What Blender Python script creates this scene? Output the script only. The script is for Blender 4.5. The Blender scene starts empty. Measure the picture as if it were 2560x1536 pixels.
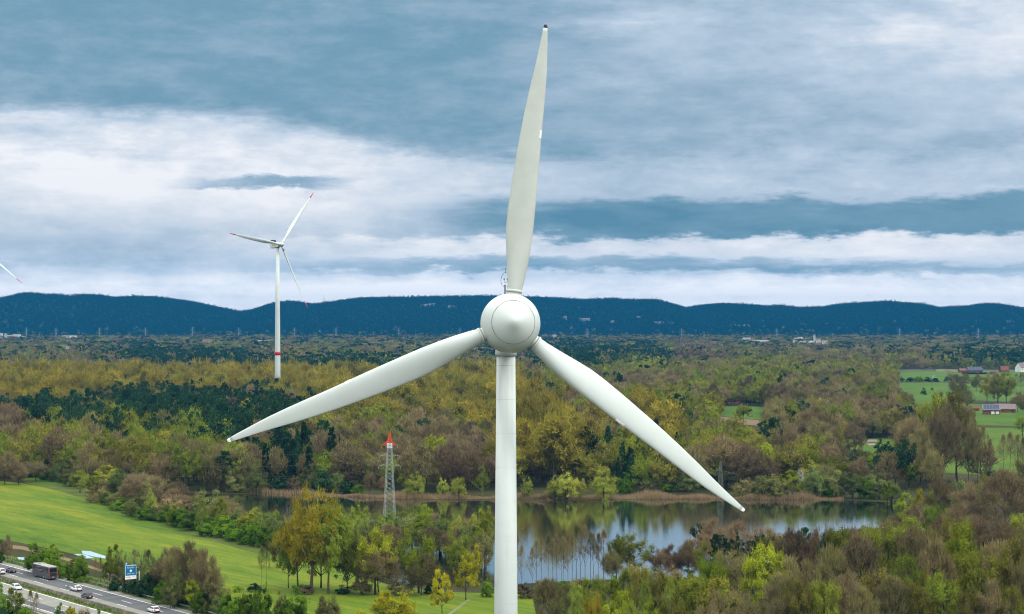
import bpy, math, random
import numpy as np
from mathutils import Vector, Matrix

R = math.radians
SC = bpy.context.scene
COL = SC.collection

# ------------------------------------------------------------------ camera
H, F, HORIZON = 72.0, 4978.0, 800.0          # eye height (m), focal length in photo pixels, horizon row
cam_data = bpy.data.cameras.new('camera')
cam_data.sensor_width = 36.0
cam_data.lens = 70.0
cam_data.clip_start = 1.0
cam_data.clip_end = 60000.0
cam = bpy.data.objects.new('camera', cam_data)
COL.objects.link(cam)
cam.location = (0, 0, H)
cam.rotation_euler = (R(90) + math.atan((HORIZON - 768) / F), 0, 0)
SC.camera = cam

# ------------------------------------------------------------------ colour, render
SC.view_settings.view_transform = 'Standard'
SC.view_settings.look = 'None'
SC.view_settings.exposure = 0.10
SC.view_settings.gamma = 1.0
SC.view_settings.use_curve_mapping = False
SC.render.engine = 'CYCLES'
SC.cycles.filter_width = 1.1
SC.cycles.use_denoising = True
SC.cycles.denoiser = 'OPENIMAGEDENOISE'
SC.cycles.denoising_input_passes = 'RGB_ALBEDO_NORMAL'
SC.cycles.denoising_prefilter = 'ACCURATE'
SC.cycles.max_bounces = 5
SC.cycles.diffuse_bounces = 1
SC.cycles.glossy_bounces = 2
SC.cycles.transmission_bounces = 2
SC.cycles.volume_bounces = 0
SC.cycles.sample_clamp_indirect = 6.0


# ------------------------------------------------------------------ node expressions
class X:
    """a socket that adds up with + - * / to more math nodes"""
    def __init__(self, nt, s):
        self.nt, self.s = nt, s

    def _m(self, op, *a):
        n = self.nt.nodes.new('ShaderNodeMath')
        n.operation = op
        for i, v in enumerate((self,) + a):
            if isinstance(v, X):
                self.nt.links.new(v.s, n.inputs[i])
            else:
                n.inputs[i].default_value = v
        return X(self.nt, n.outputs[0])

    def __add__(s, o): return s._m('ADD', o)
    __radd__ = __add__
    def __sub__(s, o): return s._m('SUBTRACT', o)
    def __rsub__(s, o): return (s * -1.0) + o
    def __mul__(s, o): return s._m('MULTIPLY', o)
    __rmul__ = __mul__
    def __truediv__(s, o): return s._m('DIVIDE', o)
    def f(s, op, *a): return s._m(op, *a)

    def step(s, a, b):
        n = s.nt.nodes.new('ShaderNodeMapRange')
        n.interpolation_type = 'SMOOTHSTEP'
        for k, v in (('Value', s), ('From Min', a), ('From Max', b)):
            if isinstance(v, X):
                s.nt.links.new(v.s, n.inputs[k])
            else:
                n.inputs[k].default_value = v
        return X(s.nt, n.outputs[0])


def xyz(nt, a, b, c=0.0):
    n = nt.nodes.new('ShaderNodeCombineXYZ')
    for i, v in enumerate((a, b, c)):
        if isinstance(v, X):
            nt.links.new(v.s, n.inputs[i])
        else:
            n.inputs[i].default_value = v
    return n.outputs[0]


def noise(nt, vec, scale, detail=4.0, rough=0.55, out='Fac'):
    n = nt.nodes.new('ShaderNodeTexNoise')
    n.inputs['Scale'].default_value = scale
    n.inputs['Detail'].default_value = detail
    n.inputs['Roughness'].default_value = rough
    if vec is not None:
        nt.links.new(vec, n.inputs['Vector'])
    return X(nt, n.outputs[out])


def ramp(nt, fac, stops):
    n = nt.nodes.new('ShaderNodeValToRGB')
    e = n.color_ramp.elements
    while len(e) < len(stops):
        e.new(0.5)
    for el, (p, c) in zip(e, stops):
        el.position = p
        el.color = (*c, 1)
    nt.links.new(fac.s if isinstance(fac, X) else fac, n.inputs[0])
    return n.outputs[0]


def mixc(nt, fac, a, b, mode='MIX'):
    n = nt.nodes.new('ShaderNodeMix')
    n.data_type = 'RGBA'
    n.blend_type = mode
    for i, v in ((0, fac), (6, a), (7, b)):
        if isinstance(v, X):
            nt.links.new(v.s, n.inputs[i])
        elif isinstance(v, bpy.types.NodeSocket):
            nt.links.new(v, n.inputs[i])
        elif i == 0:
            n.inputs[0].default_value = v
        else:
            n.inputs[i].default_value = (*v, 1)
    return n.outputs[2]


# ------------------------------------------------------------------ sky (world) and sun
SUN_AZ, SUN_EL = R(118), R(50)      # clockwise from +Y (straight ahead): behind the camera, to its right side
world = bpy.data.worlds.new('World')
SC.world = world
world.use_nodes = True
wt = world.node_tree
wt.nodes.clear()
w_out = wt.nodes.new('ShaderNodeOutputWorld')
w_bg = wt.nodes.new('ShaderNodeBackground')
w_bg.inputs['Strength'].default_value = 0.1
wt.links.new(w_bg.outputs[0], w_out.inputs[0])
sky = wt.nodes.new('ShaderNodeTexSky')
sky.sky_type = 'NISHITA'
sky.sun_disc = False
sky.sun_elevation = SUN_EL
sky.sun_rotation = SUN_AZ
tc = wt.nodes.new('ShaderNodeTexCoord')
sep = wt.nodes.new('ShaderNodeSeparateXYZ')
wt.links.new(tc.outputs['Generated'], sep.inputs[0])
dx, dy, dz = (X(wt, sep.outputs[i]) for i in range(3))
az = dx.f('ARCTAN2', dy)
el = dz.f('ARCSINE')
U0 = az * F + 1280.0                 # compass bearing and height above the horizon, in thousandths of the view
V0 = HORIZON - el * F
wv = xyz(wt, U0 * 0.001, V0 * 0.0038)
n_big = noise(wt, wv, 1.6, 5.0, 0.55)
n_mid = noise(wt, xyz(wt, U0 * 0.0022, V0 * 0.013, 3.7), 1.7, 6.0, 0.6)
n_fin = noise(wt, xyz(wt, U0 * 0.006, V0 * 0.017, 9.1), 1.8, 9.0, 0.70)
n_iso = noise(wt, xyz(wt, U0 * 0.0036, V0 * 0.0085, 5.1), 2.2, 10.0, 0.62)
U = U0 + (n_mid - 0.5) * 260.0
V = V0 + (n_mid - 0.5) * 70.0 + (n_fin - 0.5) * 36.0 + (n_iso - 0.5) * 30.0


def blob(cx, cy, rx, ry, u=None, v=None):
    a = ((u or U) - cx) / rx
    b = ((v or V) - cy) / ry
    return ((a * a + b * b) * -1.0).f('EXPONENT')


def band(cx, rx, y0, y1, s0=18.0, s1=18.0, v=None):
    """cloud bank between two heights, fading at both ends"""
    a = (U - cx) / rx
    return (a * a * a * a * -1.0).f('EXPONENT') * (v or V).step(y0 - s0, y0 + s0) * (1.0 - (v or V).step(y1 - s1, y1 + s1))


bank_edge = 285.0 + U.step(500.0, 1250.0) * 110.0
bank = 1.0 - (V - bank_edge).step(-32.0, 30.0)
bank = bank * (1.0 - U.step(1050.0, 1650.0) * 0.70)
B = 0.735 + (n_big - 0.5) * 0.42 + (n_mid - 0.5) * 0.30 + (n_fin - 0.5) * 0.18 + (n_iso - 0.5) * 0.40
B = B - bank * 0.40
B = B + blob(230, 430, 400, 105) * 0.28 + blob(900, 440, 420, 120) * 0.12 + blob(560, 500, 330, 60) * 0.10
B = B - blob(1700, 340, 620, 150) * 0.10
B = B + blob(2500, 110, 380, 170) * 0.24 + blob(1620, 90, 160, 40) * 0.10
B = B - band(2020, 830, 502, 592, 16, 9, V + (n_iso - 0.5) * 46.0) * (n_mid * 0.9 + 0.10) - band(1330, 240, 525, 572, 14, 12) * 0.22
B = B + band(1750, 1100, 598, 655, 10, 18) * 0.18
B = B - band(660, 180, 446, 473, 7, 6, V0 + (n_fin - 0.5) * 44.0 + (n_iso - 0.5) * 24.0) * 0.60 * (n_iso * 2.6 - 0.60).f('MAXIMUM', 0.0).f('MINIMUM', 1.0)
B = B - band(1500, 720, 642, 676, 9, 7, V + (n_iso - 0.5) * 30.0) * (n_mid * 0.7 - 0.05).f('MAXIMUM', 0.0) - band(90, 330, 600, 668, 18, 16) * 0.12 - band(2300, 500, 660, 690, 9, 8) * 0.22
B = B + V0.step(665.0, 735.0) * 0.26
B = B.f('MAXIMUM', 0.0).f('MINIMUM', 1.0)
cloud = ramp(wt, B, [(0.0, (.090, .245, .365)), (.30, (.175, .330, .455)), (.52, (.32, .450, .58)),
                     (.72, (.50, .61, .74)), (.88, (.73, .78, .86)), (1.0, (.91, .92, .96))])
# light through the thick cloud deck is strongest overhead (overcast sky)
over = el.step(R(8.6), R(27))
cloud = mixc(wt, over, cloud, (2.05, 2.07, 1.98))
cl10 = wt.nodes.new('ShaderNodeVectorMath')
cl10.operation = 'SCALE'
cl10.inputs['Scale'].default_value = 10.0
wt.links.new(cloud, cl10.inputs[0])
near_hor = (1.0 - el.step(R(0.0), R(2.6))) * 0.42 + 1.0      # bright gap under the clouds near the skyline
lift = wt.nodes.new('ShaderNodeVectorMath')
lift.operation = 'SCALE'
wt.links.new(cl10.outputs[0], lift.inputs[0])
wt.links.new(near_hor.s, lift.inputs['Scale'])
wt.links.new(mixc(wt, 0.95, sky.outputs[0], lift.outputs[0]), w_bg.inputs['Color'])

sun_data = bpy.data.lights.new('sun', 'SUN')
sun_data.energy = 1.5
sun_data.angle = R(11)
sun_data.color = (1.0, .965, .90)
sun = bpy.data.objects.new('sun', sun_data)
COL.objects.link(sun)
sdir = Vector((math.sin(SUN_AZ) * math.cos(SUN_EL), math.cos(SUN_AZ) * math.cos(SUN_EL), math.sin(SUN_EL)))
sun.rotation_euler = sdir.to_track_quat('Z', 'Y').to_euler()
sun.location = (60, -80, 160)


# ------------------------------------------------------------------ helpers
def G(px, py, z=0.0):
    """the point of the ground that the photo shows at pixel (px, py)"""
    Y = (H - z) * F / (py - HORIZON)
    return Vector(((px - 1280.0) / F * Y, Y, z))


def dist(py):
    return H * F / (py - HORIZON)


def tag(o, label=None, cat=None, group=None, kind=None):
    if label: o['label'] = label
    if cat: o['category'] = cat
    if group: o['group'] = group
    if kind: o['kind'] = kind
    return o


def empty(name, loc, rotz=0.0):
    o = bpy.data.objects.new(name, None)
    o.empty_display_size = 0.5
    COL.objects.link(o)
    o.location = loc
    o.rotation_euler = (0, 0, rotz)
    return o


class MB:
    """collects vertices and faces, then links them as one mesh object"""
    def __init__(self):
        self.v, self.f, self.m = [], [], []

    def add(self, vs, fs, mat=0):
        n = len(self.v)
        self.v.extend([tuple(p) for p in vs])
        self.f.extend([tuple(i + n for i in f) for f in fs])
        self.m.extend([mat] * len(fs))
        return self

    def box(self, c, s, rz=0.0, mat=0):
        cx, cy, cz = c
        hx, hy, hz = s[0] / 2, s[1] / 2, s[2] / 2
        ca, sa = math.cos(rz), math.sin(rz)
        vs = []
        for z in (-hz, hz):
            for x, y in ((-hx, -hy), (hx, -hy), (hx, hy), (-hx, hy)):
                vs.append((cx + x * ca - y * sa, cy + x * sa + y * ca, cz + z))
        return self.add(vs, [(0, 3, 2, 1), (4, 5, 6, 7), (0, 1, 5, 4), (1, 2, 6, 5), (2, 3, 7, 6), (3, 0, 4, 7)], mat)

    def loft(self, rings, cap=True, mat=0, closed=True):
        n = len(rings[0])
        vs = [p for r in rings for p in r]
        fs = []
        for i in range(len(rings) - 1):
            for j in range(n if closed else n - 1):
                k = (j + 1) % n
                fs.append((i * n + j, i * n + k, (i + 1) * n + k, (i + 1) * n + j))
        if cap:
            fs.append(tuple(reversed(range(n))))
            fs.append(tuple(range((len(rings) - 1) * n, len(rings) * n)))
        return self.add(vs, fs, mat)

    def tube(self, pts, rad, n=6, cap=True, mat=0):
        pts = [Vector(p) for p in pts]
        rs = rad if isinstance(rad, (list, tuple)) else [rad] * len(pts)
        rings = []
        for i, p in enumerate(pts):
            t = (pts[min(i + 1, len(pts) - 1)] - pts[max(i - 1, 0)]).normalized()
            a = t.orthogonal().normalized() if abs(t.z) < .9 else Vector((1, 0, 0))
            a = (a - t * a.dot(t)).normalized()
            b = t.cross(a)
            rings.append([p + (a * math.cos(2 * math.pi * k / n) + b * math.sin(2 * math.pi * k / n)) * rs[i] for k in range(n)])
        return self.loft(rings, cap, mat)

    def lathe(self, prof, n=24, mat=0, M=None):
        rings = []
        for r, z in prof:
            ring = [Vector((r * math.cos(2 * math.pi * k / n), r * math.sin(2 * math.pi * k / n), z)) for k in range(n)]
            rings.append([M @ p for p in ring] if M else ring)
        return self.loft(rings, True, mat)

    def mesh(self, name, mats, smooth=False):
        me = bpy.data.meshes.new(name)
        me.from_pydata(self.v, [], self.f)
        for m in (mats if isinstance(mats, (list, tuple)) else [mats]):
            me.materials.append(m)
        if any(self.m):
            me.polygons.foreach_set('material_index', self.m)
        if smooth:
            me.polygons.foreach_set('use_smooth', [True] * len(self.f))
        me.update()
        return me

    def build(self, name, mats, parent=None, smooth=False, loc=None):
        o = bpy.data.objects.new(name, self.mesh(name, mats, smooth))
        COL.objects.link(o)
        if parent: o.parent = parent
        if loc is not None: o.location = loc
        return o


def bsdf(name, rough=0.8, spec=0.3):
    m = bpy.data.materials.new(name)
    m.use_nodes = True
    nt = m.node_tree
    p = nt.nodes['Principled BSDF']
    p.inputs['Roughness'].default_value = rough
    p.inputs['Specular IOR Level'].default_value = spec
    return m, nt, p


def paint(name, col, rough=0.6, spec=0.3, var=0.12, scale=0.8, metal=0.0):
    """one colour, slightly mottled"""
    m, nt, p = bsdf(name, rough, spec)
    t = nt.nodes.new('ShaderNodeTexCoord')
    n = noise(nt, t.outputs['Object'], scale, 5.0)
    a = tuple(c * (1 - var) for c in col)
    b = tuple(min(1, c * (1 + var)) for c in col)
    nt.links.new(ramp(nt, n, [(.3, a), (.7, b)]), p.inputs['Base Color'])
    p.inputs['Metallic'].default_value = metal
    return m


def ground_mat(name, stops, scale=0.05, stretch=(1, 1), rot=0.0, fine=0.6, detail=6.0, fine_amt=0.35, streak=0.0):
    m, nt, p = bsdf(name, 0.95, 0.1)
    g = nt.nodes.new('ShaderNodeNewGeometry')
    mp = nt.nodes.new('ShaderNodeMapping')
    mp.vector_type = 'TEXTURE'
    mp.inputs['Rotation'].default_value = (0, 0, rot)
    mp.inputs['Scale'].default_value = (stretch[0], stretch[1], 1)
    nt.links.new(g.outputs['Position'], mp.inputs[0])
    n1 = noise(nt, mp.outputs[0], scale, detail, 0.62)
    n2 = noise(nt, g.outputs['Position'], fine, 3.0, 0.7)
    n3 = noise(nt, mp.outputs[0], scale * 9, 4.0, 0.7)
    fac = n1 + (n2 - 0.5) * fine_amt + (n3 - 0.5) * streak
    nt.links.new(ramp(nt, fac, stops), p.inputs['Base Color'])
    return m


def poly_sheet(name, px_pts, z, mat, kind='structure'):
    """flat piece of land outlined by the ground points of a list of photo pixels"""
    pts = [G(x, y) for x, y in px_pts]
    mb = MB().add([(p.x, p.y, z) for p in pts], [tuple(range(len(pts)))])
    o = mb.build(name, mat)
    return tag(o, kind=kind)


def smooth_poly(pts, per=5):
    """closed Catmull-Rom through the points"""
    out = []
    n = len(pts)
    for i in range(n):
        p0, p1, p2, p3 = (np.array(pts[(i + k) % n], float) for k in (-1, 0, 1, 2))
        for s in range(per):
            t = s / per
            out.append(tuple(.5 * (2 * p1 + (p2 - p0) * t + (2 * p0 - 5 * p1 + 4 * p2 - p3) * t * t + (3 * p1 - p0 - 3 * p2 + p3) * t ** 3)))
    return out


def inside(pt, poly):
    x, y = pt
    c = False
    j = len(poly) - 1
    for i in range(len(poly)):
        xi, yi = poly[i]
        xj, yj = poly[j]
        if (yi > y) != (yj > y) and x < (xj - xi) * (y - yi) / (yj - yi) + xi:
            c = not c
        j = i
    return c


# ------------------------------------------------------------------ land
MEADOW = [(-160, 1192), (0, 1203), (60, 1209), (150, 1226), (240, 1252), (330, 1286), (420, 1316), (520, 1347), (600, 1372), (665, 1388), (760, 1388),
          (900, 1420), (1000, 1462), (1080, 1478), (1240, 1484), (1330, 1487), (1345, 1560), (1345, 1760), (600, 1760), (540, 1520), (430, 1478), (300, 1425), (200, 1388), (100, 1366), (0, 1347), (-160, 1330)]
SMALL_MEADOW = [(55, 1196), (110, 1192), (190, 1206), (200, 1226), (150, 1218), (60, 1203)]
LAKE = [(430, 1232), (560, 1236), (700, 1234), (860, 1240), (1000, 1250), (1280, 1252), (1500, 1252), (1800, 1248), (1930, 1251), (2110, 1250), (2270, 1262), (2296, 1272), (2256, 1300),
        (2150, 1342), (1990, 1398), (1830, 1420), (1780, 1440), (1620, 1448), (1480, 1450), (1290, 1460), (1230, 1456), (1090, 1462), (960, 1458), (870, 1410), (780, 1350), (640, 1300), (560, 1275), (450, 1248)]
PASTURES = [[(2236, 928), (2420, 927), (2640, 930), (2640, 960), (2560, 965), (2400, 955), (2240, 953)],
            [(2230, 957), (2420, 957), (2640, 968), (2640, 1010), (2420, 1000), (2310, 1012), (2240, 1002)],
            [(2420, 1010), (2640, 1012), (2640, 1068), (2420, 1062)],
            [(2400, 1068), (2640, 1072), (2640, 1180), (2500, 1190), (2330, 1180), (2340, 1110)],
            [(1800, 1016), (1860, 1014), (1925, 1020), (1930, 1050), (1860, 1047), (1790, 1038)],
            [(2110, 1098), (2250, 1096), (2260, 1118), (2180, 1130), (2090, 1120)]]
BROWN_FIELD = [(1785, 1040), (1860, 1048), (1930, 1052), (1930, 1066), (1850, 1062), (1790, 1054)]
GRAY_ROAD = [(2236, 924.5), (2420, 924.5), (2640, 926.5), (2640, 928.5), (2420, 926), (2236, 926.5)]

m_floor = ground_mat('forest_floor', [(.30, (.020, .018, .009)), (.5, (.036, .040, .011)), (.62, (.050, .042, .018)), (.75, (.042, .062, .012))], .03)
m_meadow = ground_mat('meadow_grass', [(.25, (.036, .082, .006)), (.42, (.076, .132, .008)), (.54, (.110, .157, .010)), (.66, (.175, .185, .014)), (.80, (.19, .165, .03))], .035, (5.0, .7), R(125), .9, fine_amt=.35, streak=.6)
m_lawn = ground_mat('pasture_grass', [(.3, (.042, .092, .008)), (.5, (.060, .118, .010)), (.7, (.082, .135, .013))], .02, (2, .8), R(80), .5, fine_amt=.2)
m_lime = ground_mat('lime_pasture', [(.3, (.045, .095, .010)), (.5, (.070, .125, .012)), (.7, (.100, .140, .018))], .03, (2, .8), R(80), .5)
m_soil = ground_mat('bare_soil', [(.3, (.14, .095, .05)), (.7, (.21, .15, .085))], .05)
m_verge = ground_mat('rough_grass', [(.3, (.040, .085, .008)), (.5, (.075, .105, .018)), (.7, (.12, .115, .05))], .08)
m_lake = bpy.data.materials.new('lake_water')
m_lake.use_nodes = True
nt = m_lake.node_tree
p = nt.nodes['Principled BSDF']
p.inputs['Base Color'].default_value = (.012, .022, .018, 1)
p.inputs['Roughness'].default_value = 0.045
p.inputs['IOR'].default_value = 1.9
p.inputs['Coat Weight'].default_value = 1.0
p.inputs['Coat Roughness'].default_value = 0.05
g = nt.nodes.new('ShaderNodeNewGeometry')
wn = noise(nt, g.outputs['Position'], 1.4, 3.0)
bp = nt.nodes.new('ShaderNodeBump')
bp.inputs['Strength'].default_value = 0.075
bp.inputs['Distance'].default_value = 0.12
nt.links.new(wn.s, bp.inputs['Height'])
nt.links.new(bp.outputs[0], p.inputs['Normal'])
nt.links.new(bp.outputs[0], p.inputs['Coat Normal'])

gr = MB().add([(-5200, -400, 0), (5200, -400, 0), (5200, 12200, 0), (-5200, 12200, 0)], [(0, 1, 2, 3)])
tag(gr.build('ground', m_floor), kind='structure')
poly_sheet('meadow', MEADOW, .004, m_meadow)
poly_sheet('meadow_strip', SMALL_MEADOW, .004, m_lawn)
LAKE_S = smooth_poly(LAKE, 4)
poly_sheet('rough_bank', [(60, 1206), (240, 1222), (430, 1226), (470, 1250), (570, 1280), (650, 1305), (790, 1355), (880, 1412), (980, 1464), (1000, 1462), (900, 1420), (760, 1388), (665, 1388), (520, 1350), (420, 1319), (330, 1289), (240, 1255), (150, 1229)], .012, m_verge)
poly_sheet('lake', LAKE_S, .03, m_lake)
for i, f in enumerate(PASTURES):
    poly_sheet('pasture', f, .004, m_lime if i in (3, 5) else m_lawn)
poly_sheet('ploughed_field', BROWN_FIELD, .008, m_soil)
poly_sheet('country_road', GRAY_ROAD, .012, paint('lane_tarmac', (.105, .095, .09)))

# hills: the long ridge behind the plain
RIDGE = [(-700, 770), (-300, 752), (-100, 747), (0, 743), (35, 738), (65, 728), (110, 733), (150, 733), (170, 742), (200, 733), (250, 735), (290, 742), (330, 737), (400, 740), (470, 750),
         (530, 763), (600, 777), (640, 771), (690, 754), (735, 750), (770, 757), (800, 756), (860, 748), (900, 742), (1000, 740), (1100, 738), (1200, 737), (1280, 738), (1400, 742),
         (1460, 746), (1530, 743), (1560, 746), (1640, 746), (1690, 760), (1718, 768), (1740, 762), (1800, 756), (1860, 758), (1920, 763), (1950, 760), (1990, 766), (2060, 765),
         (2110, 756), (2160, 754), (2220, 750), (2260, 754), (2300, 756), (2335, 768), (2380, 764), (2430, 762), (2470, 755), (2520, 762), (2560, 772), (2700, 770), (3000, 760), (3400, 775)]
RY, FOOT = 9000.0, 6900.0
rx = np.array([(x - 1280) / F * RY for x, y in RIDGE])
rz = np.array([H + (800 - y - 11) / F * RY for x, y in RIDGE])
nrng = np.random.default_rng(5)


def hill_z(x, y):
    top = np.interp(x, rx, rz)
    wob = 160 * math.sin(x * .0031 + 1.3) + 90 * math.sin(x * .0083)
    if y < RY:
        t = min(1, max(0, (y - FOOT - wob) / (RY - FOOT - wob)))
        s = t * t * (3 - 2 * t)
        spur = .16 * math.sin(x * .006 + y * .002) + .10 * math.sin(x * .0142 - y * .004 + 1)
        return top * max(0, s ** 2.0 + spur * math.sin(math.pi * t) * .5 * (1 - t))
    t = (y - RY) / 1800.0
    return top * max(0, 1 - t * t * (3 - 2 * min(t, 1)))


hx = np.linspace(-3900, 3900, 300)
hy = np.concatenate([np.linspace(FOOT - 300, RY, 60), np.linspace(RY + 60, RY + 1800, 14)])
hv = [(float(x), float(y), float(hill_z(x, y)) - .5) for y in hy for x in hx]
nx = len(hx)
hf = [(j * nx + i, j * nx + i + 1, (j + 1) * nx + i + 1, (j + 1) * nx + i) for j in range(len(hy) - 1) for i in range(nx - 1)]
m_hill = ground_mat('hill_forest', [(.3, (.006, .022, .020)), (.7, (.012, .034, .026))], .006)
tag(MB().add(hv, hf).build('hills', m_hill, smooth=True), kind='structure')

# haze: even pale-blue air in one closed box
m_haze = bpy.data.materials.new('haze')
m_haze.use_nodes = True
nt = m_haze.node_tree
nt.nodes.clear()
ho = nt.nodes.new('ShaderNodeOutputMaterial')
hvn = nt.nodes.new('ShaderNodeVolumePrincipled')
hvn.inputs['Color'].default_value = (.022, .235, .53, 1)
hvn.inputs['Density'].default_value = 0.000055
hvn.inputs['Anisotropy'].default_value = 0.0
nt.links.new(hvn.outputs[0], ho.inputs['Volume'])
haze = MB().box((0, 5800, 107), (11000, 13000, 216)).build('haze', m_haze)
tag(haze, kind='stuff')


# ------------------------------------------------------------------ trees
def leaf_mat(name, cols, trans=0.3, var=.35, spread=.85):
    m = bpy.data.materials.new(name)
    m.use_nodes = True
    nt = m.node_tree
    nt.nodes.clear()
    out = nt.nodes.new('ShaderNodeOutputMaterial')
    oi = nt.nodes.new('ShaderNodeObjectInfo')
    g = nt.nodes.new('ShaderNodeNewGeometry')
    n = noise(nt, g.outputs['Position'], .35, 2.0, .6)
    cols = cols if len(cols) > 1 else cols * 2
    k = len(cols)
    c = ramp(nt, X(nt, oi.outputs['Random']), [(i / max(1, k - 1), q) for i, q in enumerate(cols)])
    own = (X(nt, oi.outputs['Random']) * 37.7).f('FRACT')
    br = (n * (2 * var) + (1 - var)) * (own * spread + (1.03 - spread * .5))
    sc = nt.nodes.new('ShaderNodeVectorMath')
    sc.operation = 'SCALE'
    nt.links.new(c, sc.inputs[0])
    nt.links.new(br.s, sc.inputs['Scale'])
    d = nt.nodes.new('ShaderNodeBsdfDiffuse')
    nt.links.new(sc.outputs[0], d.inputs[0])
    if trans:
        t = nt.nodes.new('ShaderNodeBsdfTranslucent')
        nt.links.new(sc.outputs[0], t.inputs[0])
        mx = nt.nodes.new('ShaderNodeMixShader')
        mx.inputs[0].default_value = trans
        nt.links.new(d.outputs[0], mx.inputs[1])
        nt.links.new(t.outputs[0], mx.inputs[2])
        nt.links.new(mx.outputs[0], out.inputs[0])
    else:
        nt.links.new(d.outputs[0], out.inputs[0])
    return m


BARK = leaf_mat('bark', [(.060, .045, .032), (.085, .068, .050)], 0)
BARK_W = leaf_mat('birch_bark', [(.36, .34, .29), (.26, .24, .20)], 0)
BARK_P = leaf_mat('pine_bark', [(.11, .065, .042), (.09, .06, .045)], 0)
LEAF = {
    'bare': leaf_mat('brown_twigs', [(.210, .152, .076), (.240, .190, .086), (.185, .138, .078), (.200, .188, .064), (.222, .168, .084), (.178, .170, .058)], .2),
    'purple': leaf_mat('purple_twigs', [(.180, .125, .072), (.205, .150, .076), (.165, .128, .076)], .2),
    'oak': leaf_mat('olive_leaves', [(.190, .212, .024), (.150, .200, .020), (.235, .225, .028), (.175, .160, .034)], .35),
    'poplar': leaf_mat('gold_leaves', [(.255, .210, .026), (.205, .185, .030), (.300, .235, .028), (.185, .190, .032)], .35),
    'lime': leaf_mat('lime_leaves', [(.190, .255, .015), (.265, .300, .020), (.140, .220, .014), (.300, .310, .022)], .4),
    'birch': leaf_mat('pale_leaves', [(.235, .275, .040), (.195, .250, .036), (.275, .285, .045)], .35),
    'willow': leaf_mat('greygreen_leaves', [(.165, .200, .055), (.135, .180, .048), (.195, .195, .060)], .3),
    'gold': leaf_mat('yellow_leaves', [(.460, .410, .016), (.400, .390, .020)], .4),
    'orange': leaf_mat('amber_leaves', [(.450, .365, .022), (.385, .330, .024)], .35),
    'pine': leaf_mat('pine_needles', [(.024, .060, .022), (.034, .076, .026), (.019, .048, .021)], .1),
    'spruce': leaf_mat('spruce_needles', [(.015, .044, .019), (.022, .056, .024)], .1),
    'bush': leaf_mat('bush_leaves', [(.085, .175, .010), (.130, .215, .014)], .35),
    'ygreen': leaf_mat('yellowgreen_leaves', [(.330, .350, .055), (.290, .335, .050), (.370, .365, .065)], .35),
    'white': leaf_mat('white_blossom', [(.55, .56, .42), (.60, .58, .48)], .3),
    'hill': leaf_mat('hill_conifers', [(.008, .034, .034), (.011, .040, .034), (.007, .030, .034)], .1, .15, .15),
}


def quads(c, size, rng, up=.5, asp=.65, out=None):
    """leaf-sized faces at the points c"""
    n = len(c)
    nrm = rng.normal(size=(n, 3)) * .5
    nrm[:, 2] += up * .6
    if out is not None:
        nrm += out * 1.15
    nrm /= np.linalg.norm(nrm, axis=1)[:, None]
    a = np.cross(nrm, rng.normal(size=(n, 3)))
    a /= np.linalg.norm(a, axis=1)[:, None] + 1e-9
    b = np.cross(nrm, a)
    s = size * rng.uniform(.6, 1.4, n)[:, None]
    a, b = a * s * .5, b * s * .5 * asp
    v = np.stack([c - a - b * .3, c + b * -1.0, c + a + b * .3, c + b], axis=1).reshape(-1, 3)
    f = np.arange(4 * n).reshape(n, 4)
    return v, f


def twig_tris(c, d, length, width, rng, out=None):
    n = len(c)
    ln = length * rng.uniform(.5, 1.4, n)[:, None]
    e = c + d * ln
    s = np.cross(d, rng.normal(size=(n, 3)) * .6 + (0 if out is None else out * 1.2))
    s /= np.linalg.norm(s, axis=1)[:, None] + 1e-9
    v = np.stack([c - s * width / 2, c + s * width / 2, e + s * width * .2, e - s * width * .2], axis=1).reshape(-1, 3)
    return v, np.arange(4 * n).reshape(n, 4)


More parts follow.
